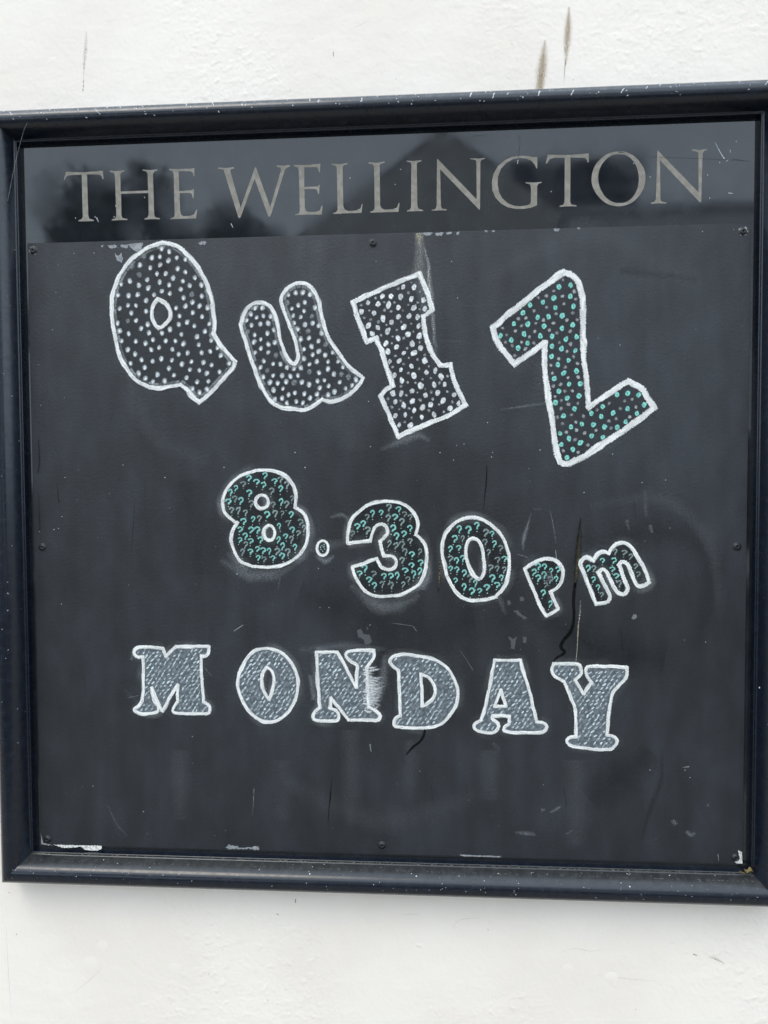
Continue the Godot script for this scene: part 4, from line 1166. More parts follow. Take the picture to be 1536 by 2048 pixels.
func board_marks(board: Node3D) -> void:
	var p := Paint.new()
	line_of("drip_streak", [305.8, 46.4, 303.7, 13.1, 300.9, -32.5, 298.0, -59.1], [1.5, 5.5, 6.5, 3], [0.5, 0.9, 0.9, 0.8], Color(0.006, 0.006, 0.006), M.wash, board, 0.15, true)
	line_of("drip_streak", [305.8, 39.6, 303.7, 5.5, 300.9, -32.5, 298.7, -51.5], [1, 3, 4, 2.5], [0.1, 0.35, 0.5, 0.4], Color(0.3, 0.25, 0.14), M.speckle, board, 0.18, true)
	line_of("drip_streak", [298.0, -51.5, 295.9, -78.2, 296.7, -104.9, 292.3, -125.6, 280.4, -141.0, 277.4, -151.0, 282.7, -158.7, 271.4, -166.5, 266.2, -171.9], [1.9, 2.4, 2.4, 2.1, 2.6, 2.6, 2.6, 2.2, 1.2], [0.75, 0.75, 0.75, 0.75], Color(0.004, 0.004, 0.004), M.wash, board, 0.16, false)
	line_of("drip_streak", [306.3, -78.1, 305.7, -97.2, 302.8, -120.2, 301.4, -154.6, 299.3, -173.8, 297.9, -202.3], [0.8, 1.5, 1.2, 0.6, 0.5, 0.4], [0.6, 1, 0.9, 0.6, 0.5, 0.4], Color(0.62, 0.56, 0.42), M.speckle, board, 0.17, true)
	line_of("drip_streak", [303.5, -116.3, 301.4, -154.6, 299.3, -177.7, 297.9, -204.6], [0.4, 0.35, 0.3, 0.3], [0.55, 0.55, 0.55, 0.4], Color(0.6, 0.56, 0.45), M.wash, board, 0.9, false)
	line_of("drip_streak", [165.5, 127.4, 164.0, 97.0, 161.0, 70.4, 159.4, 47.5], [0.8, 1.6, 1.0, 0.4], [0.6, 0.9, 0.7, 0.3], Color(0.006, 0.006, 0.006), M.wash, board, 0.15, true)
	line_of("drip_streak", [93.9, -16.0, 93.1, -40.6, 90.7, -67.6], [1.5, 2.6, 1.0], [0.7, 0.9, 0.6], Color(0.006, 0.006, 0.006), M.wash, board, 0.15, true)
	line_of("drip_streak", [93.9, -16.0, 93.1, -40.6, 91.5, -59.9], [1.2, 2.2, 0.8], [0.5, 1, 0.6], Color(0.3, 0.25, 0.14), M.speckle, board, 0.18, true)
	line_of("drip_streak", [70.1, -277.8, 68.5, -289.6, 62.3, -299.9, 50.6, -309.5, 40.5, -321.5], [1.6, 2, 2, 1.9, 1.2], [0.7, 0.75, 0.75, 0.75, 0.6], Color(0.004, 0.004, 0.004), M.wash, board, 0.15, false)
	line_of("drip_streak", [68.7, -223.1, 68.6, -250.4, 67.0, -273.9], [2.5, 3, 2.5], [0.4, 0.5, 0.4], Color(0.02, 0.02, 0.018), M.speckle, board, 0.3, true)
	line_of("drip_streak", [-75.6, -357.1, -78.2, -387.3, -81.6, -419.3, -82.6, -447.2], [0.5, 1.4, 0.9, 0.3], [0.6, 0.9, 0.7, 0.3], Color(0.006, 0.006, 0.006), M.wash, board, 0.15, true)
	line_of("drip_streak", [-199.7, -379.7, -200.7, -398.2, -202.6, -423.9], [0.8, 0.7, 0.3], [0.8, 0.6, 0.3], Color(0.35, 0.33, 0.27), M.wash, board, 0.15, true)
	line_of("drip_streak", [-384.0, 76.4, -388.1, 29.2, -392.0, -6.3], [0.5, 1.0, 0.4], [0.3, 0.5, 0.3], Color(0.006, 0.006, 0.006), M.wash, board, 0.15, true)
	line_of("drip_streak", [-538.8, 172.0, -537.9, 140.4, -540.8, 120.6], [2, 2.5, 1.6], [0.3, 0.5, 0.6], Color(0.006, 0.006, 0.006), M.wash, board, 0.15, true)
	line_of("drip_streak", [-540.7, 89.0, -539.9, 53.3, -539.7, 25.4], [0.6, 1.6, 1], [0.3, 0.4, 0.6], Color(0.006, 0.006, 0.006), M.wash, board, 0.15, true)
	line_of("drip_streak", [-510.8, 108.6, -508.8, 88.8, -507.5, 72.2], [0.4, 0.8, 1], [0.3, 0.6, 0.9], Color(0.006, 0.006, 0.006), M.wash, board, 0.15, true)
	line_of("drip_streak", [-473.3, -202.2, -471.2, -219.9, -470.6, -234.4], [0.4, 0.7, 0.5], [0.4, 0.6, 0.5], Color(0.006, 0.006, 0.006), M.wash, board, 0.15, true)
	line_of("drip_streak", [385.6, 71.8, 387.2, 43.2], [0.4, 0.4], [0.7, 0.7], Color(0.006, 0.006, 0.006), M.wash, board, 0.15, true)
	line_of("drip_streak", [366.1, -120.5, 370.1, -154.0], [0.4, 0.5], [0.6, 0.6], Color(0.006, 0.006, 0.006), M.wash, board, 0.15, true)
	line_of("drip_streak", [79.1, -369.5, 83.7, -399.4], [0.5, 0.4], [0.6, 0.6], Color(0.006, 0.006, 0.006), M.wash, board, 0.15, true)
	line_of("drip_streak", [281.9, -367.4, 287.3, -398.4], [0.4, 0.4], [0.6, 0.6], Color(0.006, 0.006, 0.006), M.wash, board, 0.15, true)
	line_of("drip_streak", [429.9, -306.3, 428.0, -352.5, 412.0, -399.2, 399.7, -446.1], [2, 6, 6, 2], [0.08, 0.2, 0.2, 0.05], Color(0.006, 0.006, 0.006), M.wash, board, 0.15, true)
	line_of("chalk_run", [63.5, 476.8, 64.9, 452.9, 63.3, 423.0, 66.3, 407.9], [8, 10, 12, 10], [1, 0.8, 0.8, 1], Color(0.42, 0.41, 0.37), M.speckle, board, 0.15, true)
	line_of("chalk_run", [63.5, 478.3, 64.2, 467.8, 63.4, 460.4], [8, 6, 3], [1, 0.9, 0.5], Color(0.62, 0.56, 0.42), M.speckle, board, 0.17, true)
	line_of("chalk_run", [71.0, 456.4, 77.7, 430.1, 78.4, 407.6, 84.2, 347.5, 85.6, 309.8], [2, 4, 6, 4, 2], [0.6, 1, 0.9, 0.7, 0.4], Color(0.55, 0.55, 0.52), M.speckle, board, 0.17, true)
	line_of("chalk_run", [63.5, 467.8, 64.8, 430.4, 68.4, 377.9, 72.1, 347.7], [7, 10, 9, 5], [0.7, 0.5, 0.4, 0.15], Color(0.3, 0.31, 0.32), M.wash, board, 0.15, true)
	line_of("chalk_run", [84.2, 347.5, 88.7, 302.3, 85.6, 279.7], [3, 4, 2], [0.25, 0.3, 0.1], Color(0.3, 0.31, 0.32), M.wash, board, 0.15, true)
	streak(p, [2.6, 151.5, 56.3, 172.4, 79.2, 166.1], [4, 10, 5], [0.1, 0.45, 0.2], Color(0.5, 0.52, 0.54), 0.08, true)
	streak(p, [185.1, 210.4, 222.5, 215.9, 259.8, 220.7], [2, 3, 2], [0.1, 0.35, 0.1], Color(0.5, 0.52, 0.54), 0.08, true)
	streak(p, [232.5, 54.9, 225.8, 32.2, 220.6, 13.1, 219.9, -2.1], [1, 2.5, 4.5, 1.5], [0.2, 0.5, 0.6, 0.3], Color(0.5, 0.52, 0.54), 0.08, true)
	streak(p, [260.2, 58.6, 265.6, 32.1, 269.4, 9.3], [0.8, 1.2, 0.8], [0.3, 0.5, 0.3], Color(0.5, 0.52, 0.54), 0.08, true)
	streak(p, [400.9, 88.2, 401.8, 62.0, 403.4, 46.9], [3, 4, 2], [0.25, 0.22, 0.1], Color(0.5, 0.52, 0.54), 0.08, true)
	streak(p, [374.0, 43.2, 377.8, 28.1], [4, 2], [0.3, 0.2], Color(0.5, 0.52, 0.54), 0.08, true)
	streak(p, [408.6, 35.6, 411.7, 23.6], [4, 2.5], [0.3, 0.4], Color(0.5, 0.52, 0.54), 0.08, true)
	streak(p, [-413.8, -217.6, -393.8, -237.4, -381.8, -249.2], [2, 3, 2], [0.05, 0.1, 0.05], Color(0.5, 0.52, 0.54), 0.08, true)
	streak(p, [208.3, -439.5, 234.3, -441.2, 238.9, -444.2], [3, 5, 3], [0.15, 0.4, 0.2], Color(0.5, 0.52, 0.54), 0.08, true)
	streak(p, [261.6, -406.8, 273.0, -400.3, 279.0, -396.3], [2, 3.5, 1.5], [0.3, 0.45, 0.3], Color(0.5, 0.52, 0.54), 0.08, true)
	streak(p, [247.9, -403.3, 254.0, -402.3], [4, 3], [0.35, 0.3], Color(0.5, 0.52, 0.54), 0.08, true)
	streak(p, [445.6, -413.9, 450.9, -421.5], [4, 5], [0.4, 0.3], Color(0.5, 0.52, 0.54), 0.08, true)
	streak(p, [465.8, -430.4, 473.3, -436.4, 479.2, -433.1], [3, 5, 2], [0.4, 0.5, 0.3], Color(0.5, 0.52, 0.54), 0.08, true)
	streak(p, [496.5, -389.5, 499.4, -391.0], [3, 3], [0.3, 0.3], Color(0.5, 0.52, 0.54), 0.08, true)
	streak(p, [284.5, -441.4, 295.8, -433.3], [2.5, 2], [0.3, 0.25], Color(0.5, 0.52, 0.54), 0.08, true)
	streak(p, [-18.8, -200.7, -11.1, -216.3, -11.2, -232.0, -16.8, -247.8], [8, 12, 13, 8], [0.5, 1, 1, 0.5], Color(0.5, 0.52, 0.54), 0.08, true)
	streak(p, [-237.3, -6.2, -209.9, -37.6, -166.4, -41.4, -130.8, -25.7], [5, 12, 12, 5], [0.12, 0.4, 0.35, 0.1], Color(0.5, 0.52, 0.54), 0.08, true)
	streak(p, [-33.5, -60.4, -10.3, -83.6, 24.5, -88.9, 63.1, -71.6], [6, 14, 14, 6], [0.15, 0.45, 0.4, 0.15], Color(0.5, 0.52, 0.54), 0.08, true)
	streak(p, [71.0, -9.9, 75.5, -40.7, 67.0, -63.9], [6, 9, 6], [0.2, 0.5, 0.3], Color(0.5, 0.52, 0.54), 0.08, true)
	streak(p, [-97.8, -10.0, -83.8, -19.3, -69.7, -11.6], [4, 7, 4], [0.3, 0.6, 0.3], Color(0.5, 0.52, 0.54), 0.08, true)
	streak(p, [8.6, -165.3, 4.5, -204.4, -5.9, -251.6], [6, 10, 6], [0.2, 0.5, 0.3], Color(0.5, 0.52, 0.54), 0.08, true)
	streak(p, [-46.1, -189.3, -42.4, -220.7, -34.3, -189.2], [5, 9, 5], [0.4, 0.8, 0.4], Color(0.5, 0.52, 0.54), 0.08, true)
	streak(p, [-108.9, -197.9, -102.9, -237.2], [4, 6], [0.4, 0.4], Color(0.5, 0.52, 0.54), 0.08, true)
	streak(p, [-388.3, -161.3, -395.1, -177.3], [4, 4], [0.3, 0.3], Color(0.5, 0.52, 0.54), 0.08, true)
	streak(p, [-124.3, -158.7, -53.6, -151.8, 8.7, -155.9], [5, 10, 4], [0.1, 0.25, 0.15], Color(0.5, 0.52, 0.54), 0.08, true)
	streak(p, [-249.3, -18.0, -202.0, -41.5, -154.5, -33.5], [5, 14, 6], [0.15, 0.3, 0.12], Color(0.5, 0.52, 0.54), 0.08, true)
	streak(p, [-45.1, -56.6, 1.3, -91.3, 55.4, -79.4], [6, 14, 6], [0.15, 0.3, 0.1], Color(0.5, 0.52, 0.54), 0.08, true)
	streak(p, [-107.1, -2.3, -75.8, 5.5, -44.7, 9.4], [8, 10, 6], [0.2, 0.2, 0.1], Color(0.5, 0.52, 0.54), 0.08, true)
	streak(p, [170.0, -71.1, 185.2, -78.8, 192.8, -101.8], [4, 6, 3], [0.25, 0.25, 0.1], Color(0.5, 0.52, 0.54), 0.08, true)
	streak(p, [-438.0, -411.9, -422.2, -444.0, -406.1, -461.5], [1.5, 2, 1.5], [0.12, 0.2, 0.1], Color(0.5, 0.52, 0.54), 0.08, true)
	streak(p, [173.8, -299.4, 185.3, -310.9], [5, 4], [0.12, 0.1], Color(0.5, 0.52, 0.54), 0.08, true)
	streak(p, [-318.0, -320.4, -318.2, -433.2], [18, 16], [0.1, 0.06], Color(0.5, 0.52, 0.54), 0.08, true)
	streak(p, [-46.7, -283.7, -44.6, -434.3], [20, 16], [0.09, 0.05], Color(0.5, 0.52, 0.54), 0.08, true)
	streak(p, [299.1, -324.3, 301.2, -456.6], [22, 18], [0.1, 0.05], Color(0.5, 0.52, 0.54), 0.08, true)
	streak(p, [46.8, -297.8, 48.7, -392.3], [12, 14], [0.08, 0.04], Color(0.5, 0.52, 0.54), 0.08, true)
	streak(p, [-403.8, 310.9, -358.0, 185.9, -263.2, 130.5], [14, 20, 14], [0.03, 0.07, 0.03], Color(0.5, 0.52, 0.54), 0.08, true)
	streak(p, [155.1, 405.8, 317.8, 468.2, 463.7, 398.5], [16, 26, 16], [0.03, 0.07, 0.03], Color(0.5, 0.52, 0.54), 0.08, true)
	streak(p, [319.8, 66.0, 430.3, 73.1, 496.7, 5.5, 512.4, -99.7], [10, 14, 12, 8], [0.03, 0.08, 0.08, 0.03], Color(0.5, 0.52, 0.54), 0.08, true)
	streak(p, [-158.0, -365.2, -0.6, -425.2, 154.7, -382.0], [18, 28, 18], [0.03, 0.07, 0.03], Color(0.5, 0.52, 0.54), 0.08, true)
	streak(p, [-157.7, -333.3, -154.7, -429.1], [22, 20], [0.07, 0.05], Color(0.5, 0.52, 0.54), 0.08, true)
	streak(p, [170.0, -311.2, 173.9, -389.4], [26, 24], [0.08, 0.05], Color(0.5, 0.52, 0.54), 0.08, true)
	streak(p, [-42.9, 258.9, -39.8, 151.9], [26, 30], [0.05, 0.05], Color(0.5, 0.52, 0.54), 0.08, true)
	streak(p, [-103.4, 412.0, -87.4, 472.0], [20, 18], [0.05, 0.06], Color(0.5, 0.52, 0.54), 0.08, true)
	streak(p, [-75.5, 48.1, -56.0, 51.9, -44.4, 40.3], [4, 5, 3], [0.2, 0.4, 0.25], Color(0.5, 0.52, 0.54), 0.08, true)
	var ps := Paint.new()
	streak(ps, [-18.1, -185.1, -10.7, -185.3, -3.3, -183.3], [2.2, 2.6, 0.6], [0.8, 0.7, 0.15], Color(0.88, 0.88, 0.87), 0.95, true)
	streak(ps, [-25.8, -187.8, -17.3, -190.2, -8.7, -185.9], [2.2, 2.6, 0.6], [0.8, 0.7, 0.15], Color(0.88, 0.88, 0.87), 0.95, true)
	streak(ps, [-16.9, -190.4, -7.0, -188.3, 2.9, -186.5], [2.2, 2.6, 0.6], [0.8, 0.7, 0.15], Color(0.88, 0.88, 0.87), 0.95, true)
	streak(ps, [-24.7, -193.1, -16.4, -193.0, -8.1, -195.3], [2.2, 2.6, 0.6], [0.8, 0.7, 0.15], Color(0.88, 0.88, 0.87), 0.95, true)
	streak(ps, [-24.8, -195.8, -18.7, -195.9, -12.5, -192.8], [2.2, 2.6, 0.6], [0.8, 0.7, 0.15], Color(0.88, 0.88, 0.87), 0.95, true)
	streak(ps, [-20.6, -198.4, -9.6, -200.9, 1.3, -204.5], [2.2, 2.6, 0.6], [0.8, 0.7, 0.15], Color(0.88, 0.88, 0.87), 0.95, true)
	streak(ps, [-18.7, -201.1, -6.4, -201.6, 5.8, -199.1], [2.2, 2.6, 0.6], [0.8, 0.7, 0.15], Color(0.88, 0.88, 0.87), 0.95, true)
	streak(ps, [-23.9, -203.8, -16.1, -205.4, -8.2, -199.7], [2.2, 2.6, 0.6], [0.8, 0.7, 0.15], Color(0.88, 0.88, 0.87), 0.95, true)
	streak(ps, [-24.9, -206.5, -9.9, -204.7, 5.0, -209.7], [2.2, 2.6, 0.6], [0.8, 0.7, 0.15], Color(0.88, 0.88, 0.87), 0.95, true)
	streak(ps, [-22.4, -209.1, -11.7, -207.5, -1.1, -214.3], [2.2, 2.6, 0.6], [0.8, 0.7, 0.15], Color(0.88, 0.88, 0.87), 0.95, true)
	streak(ps, [-21.2, -211.8, -9.5, -212.9, 2.3, -209.2], [2.2, 2.6, 0.6], [0.8, 0.7, 0.15], Color(0.88, 0.88, 0.87), 0.95, true)
	streak(ps, [-22.5, -214.4, -9.0, -217.7, 4.6, -214.9], [2.2, 2.6, 0.6], [0.8, 0.7, 0.15], Color(0.88, 0.88, 0.87), 0.95, true)
	streak(ps, [-22.3, -217.1, -7.1, -218.7, 8.2, -213.7], [2.2, 2.6, 0.6], [0.8, 0.7, 0.15], Color(0.88, 0.88, 0.87), 0.95, true)
	streak(ps, [-24.7, -219.8, -9.9, -221.5, 4.9, -224.7], [2.2, 2.6, 0.6], [0.8, 0.7, 0.15], Color(0.88, 0.88, 0.87), 0.95, true)
	streak(ps, [-26.4, -222.5, -12.1, -224.0, 2.1, -228.5], [2.2, 2.6, 0.6], [0.8, 0.7, 0.15], Color(0.88, 0.88, 0.87), 0.95, true)
	streak(ps, [-17.0, -225.0, -9.5, -227.2, -2.0, -222.0], [2.2, 2.6, 0.6], [0.8, 0.7, 0.15], Color(0.88, 0.88, 0.87), 0.95, true)
	streak(ps, [-23.6, -227.8, -12.6, -227.9, -1.6, -228.0], [2.2, 2.6, 0.6], [0.8, 0.7, 0.15], Color(0.88, 0.88, 0.87), 0.95, true)
	streak(ps, [-21.9, -230.4, -8.9, -233.9, 4.0, -228.8], [2.2, 2.6, 0.6], [0.8, 0.7, 0.15], Color(0.88, 0.88, 0.87), 0.95, true)
	streak(ps, [-25.6, -233.2, -14.5, -232.7, -3.4, -230.5], [2.2, 2.6, 0.6], [0.8, 0.7, 0.15], Color(0.88, 0.88, 0.87), 0.95, true)
	streak(ps, [-20.2, -235.8, -8.9, -236.5, 2.3, -236.7], [2.2, 2.6, 0.6], [0.8, 0.7, 0.15], Color(0.88, 0.88, 0.87), 0.95, true)
	streak(ps, [-17.7, -238.4, -7.9, -240.7, 2.0, -244.0], [2.2, 2.6, 0.6], [0.8, 0.7, 0.15], Color(0.88, 0.88, 0.87), 0.95, true)
	streak(ps, [-25.8, -241.2, -16.6, -242.7, -7.4, -241.8], [2.2, 2.6, 0.6], [0.8, 0.7, 0.15], Color(0.88, 0.88, 0.87), 0.95, true)
	streak(ps, [-17.2, -243.7, -11.7, -241.4, -6.3, -250.6], [2.2, 2.6, 0.6], [0.8, 0.7, 0.15], Color(0.88, 0.88, 0.87), 0.95, true)
	streak(ps, [-17.6, -246.4, -8.5, -249.5, 0.6, -242.4], [2.2, 2.6, 0.6], [0.8, 0.7, 0.15], Color(0.88, 0.88, 0.87), 0.95, true)
	streak(ps, [-19.9, -249.1, -12.1, -247.8, -4.4, -255.9], [2.2, 2.6, 0.6], [0.8, 0.7, 0.15], Color(0.88, 0.88, 0.87), 0.95, true)
	streak(ps, [-23.6, -251.8, -16.2, -254.7, -8.9, -249.4], [2.2, 2.6, 0.6], [0.8, 0.7, 0.15], Color(0.88, 0.88, 0.87), 0.95, true)
	streak(ps, [-16.4, -192.9, -13.4, -216.4, -14.3, -236.0, -18.3, -251.8], [4, 9, 9, 4], [0.25, 0.5, 0.5, 0.2], Color(0.85, 0.85, 0.84), 0.93, true)
	streak(ps, [-5.6, -200.6, -2.6, -220.1, -7.4, -239.8], [4, 8, 4], [0.1, 0.28, 0.1], Color(0.85, 0.85, 0.84), 0.93, true)
	put("chalk_smear", ps.mesh(), M.dab, board).set_meta("kind", "stuff")
	put("chalk_smear", p.mesh(), M.powder, board).set_meta("kind", "stuff")
	line_of("chalk_ghost", [247.2, -37.4, 258.0, -35.5, 263.6, -40.8, 259.8, -47.2, 253.1, -49.5, 249.0, -43.1, 247.2, -37.4], [1.2, 1.5, 1.4, 1.2], [0.6, 0.7, 0.6, 0.6], Color(0.25, 0.27, 0.27), M.wash, board, 0.3, true)
	line_of("chalk_ghost", [255.7, -38.5, 256.9, -43.1, 255.3, -46.5], [4, 5, 3], [0.4, 0.5, 0.3], Color(0.2, 0.22, 0.22), M.wash, board, 0.25, true)
	line_of("chalk_ghost", [125.6, 25.5, 124.4, 17.5, 122.1, 7.1], [5, 8, 5], [0.2, 0.35, 0.2], Color(0.2, 0.22, 0.22), M.powder, board, 0.25, true)
	p = Paint.new()
	streak(p, [297.8, 5.5, 371.9, 24.4, 452.8, 20.5, 485.9, -9.5, 497.6, -77.2, 476.3, -145.4], [18, 30, 34, 30, 26, 16], [0.04, 0.16, 0.18, 0.16, 0.12, 0.04], Color(0.008, 0.008, 0.007), 0.06, true)
	streak(p, [260.7, -101.3, 335.8, -154.3, 432.4, -168.6], [30, 40, 30], [0.2, 0.3, 0.2], Color(0.008, 0.008, 0.007), 0.06, true)
	streak(p, [322.0, -385.9, 381.7, -338.1, 411.3, -306.7], [30, 40, 30], [0.15, 0.25, 0.15], Color(0.008, 0.008, 0.007), 0.06, true)
	streak(p, [-330.0, 428.9, -353.1, 463.9], [20, 15], [0.2, 0.2], Color(0.008, 0.008, 0.007), 0.06, true)
	streak(p, [-123.4, -64.7, 32.0, -126.1, 147.2, -109.8], [40, 60, 40], [0.15, 0.2, 0.1], Color(0.008, 0.008, 0.007), 0.06, true)
	streak(p, [-295.3, 107.3, -288.5, 29.1, -281.6, -41.7], [30, 40, 30], [0.15, 0.2, 0.1], Color(0.008, 0.008, 0.007), 0.06, true)
	streak(p, [474.5, 398.2, 362.0, 415.6], [6, 8], [0.1, 0.15], Color(0.008, 0.008, 0.007), 0.06, true)
	put("rubbed_patch", p.mesh(), M.wash, board).set_meta("kind", "stuff")
	p = Paint.new()
	streak(p, [-228.5, -129.7, -214.1, -120.1], [0.5, 0.5], [0.9, 0.9], Color(0.33, 0.35, 0.36), 0.2, false)
	streak(p, [210.8, -8.2, 227.4, -13.6], [0.4, 0.4], [0.5, 0.5], Color(0.33, 0.35, 0.36), 0.2, false)
	streak(p, [246.8, 60.2, 234.8, 60.2], [0.4, 0.4], [0.3, 0.3], Color(0.33, 0.35, 0.36), 0.2, false)
	streak(p, [268.7, -2.1, 270.2, -15.8], [0.5, 0.4], [0.9, 0.8], Color(0.33, 0.35, 0.36), 0.2, false)
	streak(p, [-401.1, -237.5, -383.1, -234.0], [0.4, 0.3], [0.5, 0.5], Color(0.33, 0.35, 0.36), 0.2, false)
	streak(p, [-275.7, -188.8, -264.7, -201.3], [0.4, 0.3], [0.4, 0.5], Color(0.33, 0.35, 0.36), 0.2, false)
	streak(p, [124.2, -156.3, 144.1, -187.1], [0.4, 0.5], [0.25, 0.35], Color(0.33, 0.35, 0.36), 0.2, false)
	streak(p, [20.5, -115.3, 52.1, -119.7], [0.5, 0.4], [0.35, 0.35], Color(0.33, 0.35, 0.36), 0.2, false)
	streak(p, [52.1, -119.7, 57.5, -127.5], [0.4, 0.5], [0.5, 0.6], Color(0.33, 0.35, 0.36), 0.2, false)
	streak(p, [132.5, 367.5, 192.4, 367.7], [0.4, 0.4], [0.15, 0.1], Color(0.33, 0.35, 0.36), 0.2, false)
	streak(p, [94.7, 317.2, 143.8, 312.5], [0.4, 0.4], [0.2, 0.1], Color(0.33, 0.35, 0.36), 0.2, false)
	streak(p, [-15.5, -305.2, -14.0, -317.0], [1, 0.6], [0.7, 0.6], Color(0.33, 0.35, 0.36), 0.2, false)
	streak(p, [513.5, -464.6, 514.4, -475.4], [0.6, 0.5], [0.6, 0.5], Color(0.33, 0.35, 0.36), 0.2, false)
	streak(p, [459.7, -332.6, 469.3, -330.9], [0.5, 0.9], [0.5, 0.7], Color(0.33, 0.35, 0.36), 0.2, false)
	streak(p, [259.1, 444.0, 281.2, 444.9], [0.3, 0.3], [0.15, 0.1], Color(0.33, 0.35, 0.36), 0.2, false)
	streak(p, [57.2, 404.4, 60.1, 385.6], [0.5, 0.3], [0.4, 0.2], Color(0.33, 0.35, 0.36), 0.2, false)
	streak(p, [-154.6, -45.2, -158.0, -64.8], [0.4, 0.4], [0.3, 0.2], Color(0.33, 0.35, 0.36), 0.2, false)
	for q in [[-509.2, 31.7], [-516.6, 30.2], [-503.1, 50.8], [-540.5, 27.0], [-507.0, -88.6], [-461.3, -381.5], [-379.1, -421.0], [-241.0, 126.5], [-92.2, -91.9], [-78.1, -91.8], [-222.6, -39.9], [-94.1, -31.0], [-297.5, -298.4], [114.8, 135.4], [119.4, 157.4], [130.8, 159.5], [192.5, 311.7], [173.8, 146.3], [172.3, 139.5], [-12.0, 157.0], [121.3, 379.7], [-14.7, 225.8], [112.3, 434.5], [362.7, 304.9], [430.8, 103.0], [396.4, 99.5], [438.0, 31.1], [460.8, -137.9], [491.7, -140.7], [463.4, -336.4], [470.9, -347.8], [-14.4, -118.7], [94.3, 146.9], [245.0, 149.4], [411.5, -337.5], [310.8, 84.9], [352.7, 142.5], [-119.6, 332.6], [-113.7, 125.6], [481.0, 468.8], [525.4, 470.4], [-505.1, 402.1], [-474.7, 461.7], [-442.6, 461.7], [-512.0, 344.0], [-201.6, -6.2], [-496.8, 112.5], [-402.4, 131.5], [-335.2, 111.5], [166.3, 191.7], [-129.1, 148.8]]:
		p.dab(Vector2(q[0], q[1]), rng.randf_range(0.55, 0.95), rng.randf_range(0.55, 1.0), 0.0, 0.2, Color(0.7, 0.76, 0.75, 0.95), rng, 0.3, 0.7, 7)
	for k in 80:
		p.dab(Vector2(rng.randf_range(-540, 540), rng.randf_range(-470, 470)), rng.randf_range(0.3, 0.7), rng.randf_range(0.3, 0.8), 0.0, 0.2, Color(0.6, 0.62, 0.62, rng.randf_range(0.3, 0.9)), rng, 0.3, 0.7, 6)
	for k in 160:
		p.dab(Vector2(rng.randf_range(-540, 540), rng.randf_range(-470, 470)), rng.randf_range(0.4, 0.9), rng.randf_range(0.4, 1.3), 0.0, 0.2, Color(0.004, 0.004, 0.004, rng.randf_range(0.4, 0.9)), rng, 0.3, 0.7, 6)
	put("white_speck", p.mesh(), M.dab, board).set_meta("kind", "stuff")
	patch(board, [-409.7, 460.8, -404.2, 456.0, -398.6, 460.5, -396.4, 449.7, -398.8, 445.9, -406.0, 449.2], M.bare, 0.12, 1.4)
	patch(board, [-387.2, 474.0, -363.3, 475.7, -367.4, 464.3, -375.4, 461.4, -384.9, 469.4], M.bare, 0.12, 1.4)
	patch(board, [-399.9, 472.8, -388.0, 473.3, -388.9, 467.2, -398.4, 468.9], M.bare, 0.12, 1.4)
	patch(board, [-419.9, 471.8, -408.7, 473.1, -402.4, 469.1, -415.2, 467.9], M.bare, 0.12, 3)
	patch(board, [-430.3, 473.6, -427.1, 472.8, -428.8, 469.8, -431.1, 471.4], M.bare, 0.12, 1.4)
	patch(board, [-277.1, 474.9, -264.6, 473.8, -266.2, 470.0, -275.6, 471.0], M.bare, 0.12, 3)
	patch(board, [68.8, 478.1, 84.6, 478.4, 81.6, 474.8, 72.5, 474.3], M.bare, 0.12, 1.4)
	patch(board, [87.6, 477.6, 101.2, 478.0, 98.1, 473.6, 89.1, 473.8], M.bare, 0.12, 1.4)
	patch(board, [102.7, 477.9, 113.9, 478.4, 111.7, 475.4, 104.9, 474.9], M.bare, 0.12, 1.4)
	patch(board, [119.9, 478.2, 124.4, 478.1, 122.9, 473.6, 119.9, 474.5], M.bare, 0.12, 1.4)
	patch(board, [161.1, 479.3, 167.0, 479.1, 165.6, 476.2], M.bare, 0.12, 1.4)
	patch(board, [173.0, 479.7, 178.2, 479.5, 176.7, 476.6, 173.8, 476.7], M.bare, 0.12, 1.4)
	patch(board, [263.4, 479.3, 273.7, 479.8, 271.5, 475.4, 265.6, 475.6], M.bare, 0.12, 1.4)
	patch(board, [298.7, 479.1, 303.9, 479.6, 301.7, 476.8], M.bare, 0.12, 1.4)
	patch(board, [542.9, -457.6, 548.8, -460.5, 549.4, -478.6, 541.7, -478.5, 535.7, -473.2, 544.5, -466.8], M.flake, 0.04, 1.0)
	patch(board, [-549.3, -459.6, -547.9, -470.2, -545.5, -476.7, -534.7, -478.9, -530.6, -480.8, -548.9, -479.3], M.bare, 0.04, 1.6)
	patch(board, [-247.5, -475.8, -241.0, -471.6, -227.3, -472.0, -225.0, -476.0, -207.3, -474.7, -192.8, -471.9, -192.0, -478.3, -200.9, -477.7, -207.3, -476.3, -237.9, -478.0], M.bare, 0.12, 2.5)
	patch(board, [123.7, -476.5, 154.6, -477.2, 187.7, -477.4, 185.4, -479.1, 125.3, -478.8], M.bare, 0.12, 1.0)
	var scuffed := mat(lin(0.075, 0.08, 0.084), 0.6, 0.4)
	patch(board, [-34.7, -126.6, -28.5, -125.0, -24.6, -132.8, -14.5, -134.3, -11.5, -145.9, -20.8, -149.9, -25.4, -140.6, -32.4, -137.5], scuffed, 0.12, 1.2)
	patch(board, [-20.7, -121.8, -16.8, -123.4, -18.4, -126.5], scuffed, 0.12, 0.8)
	patch(board, [197.4, -134.1, 204.9, -138.6, 211.0, -135.5, 208.7, -141.7, 207.2, -154.0, 201.9, -152.5, 201.2, -141.7], scuffed, 0.12, 1.5)
	patch(board, [220.1, -134.6, 225.4, -136.1, 224.6, -144.6, 220.1, -143.9], scuffed, 0.12, 1)
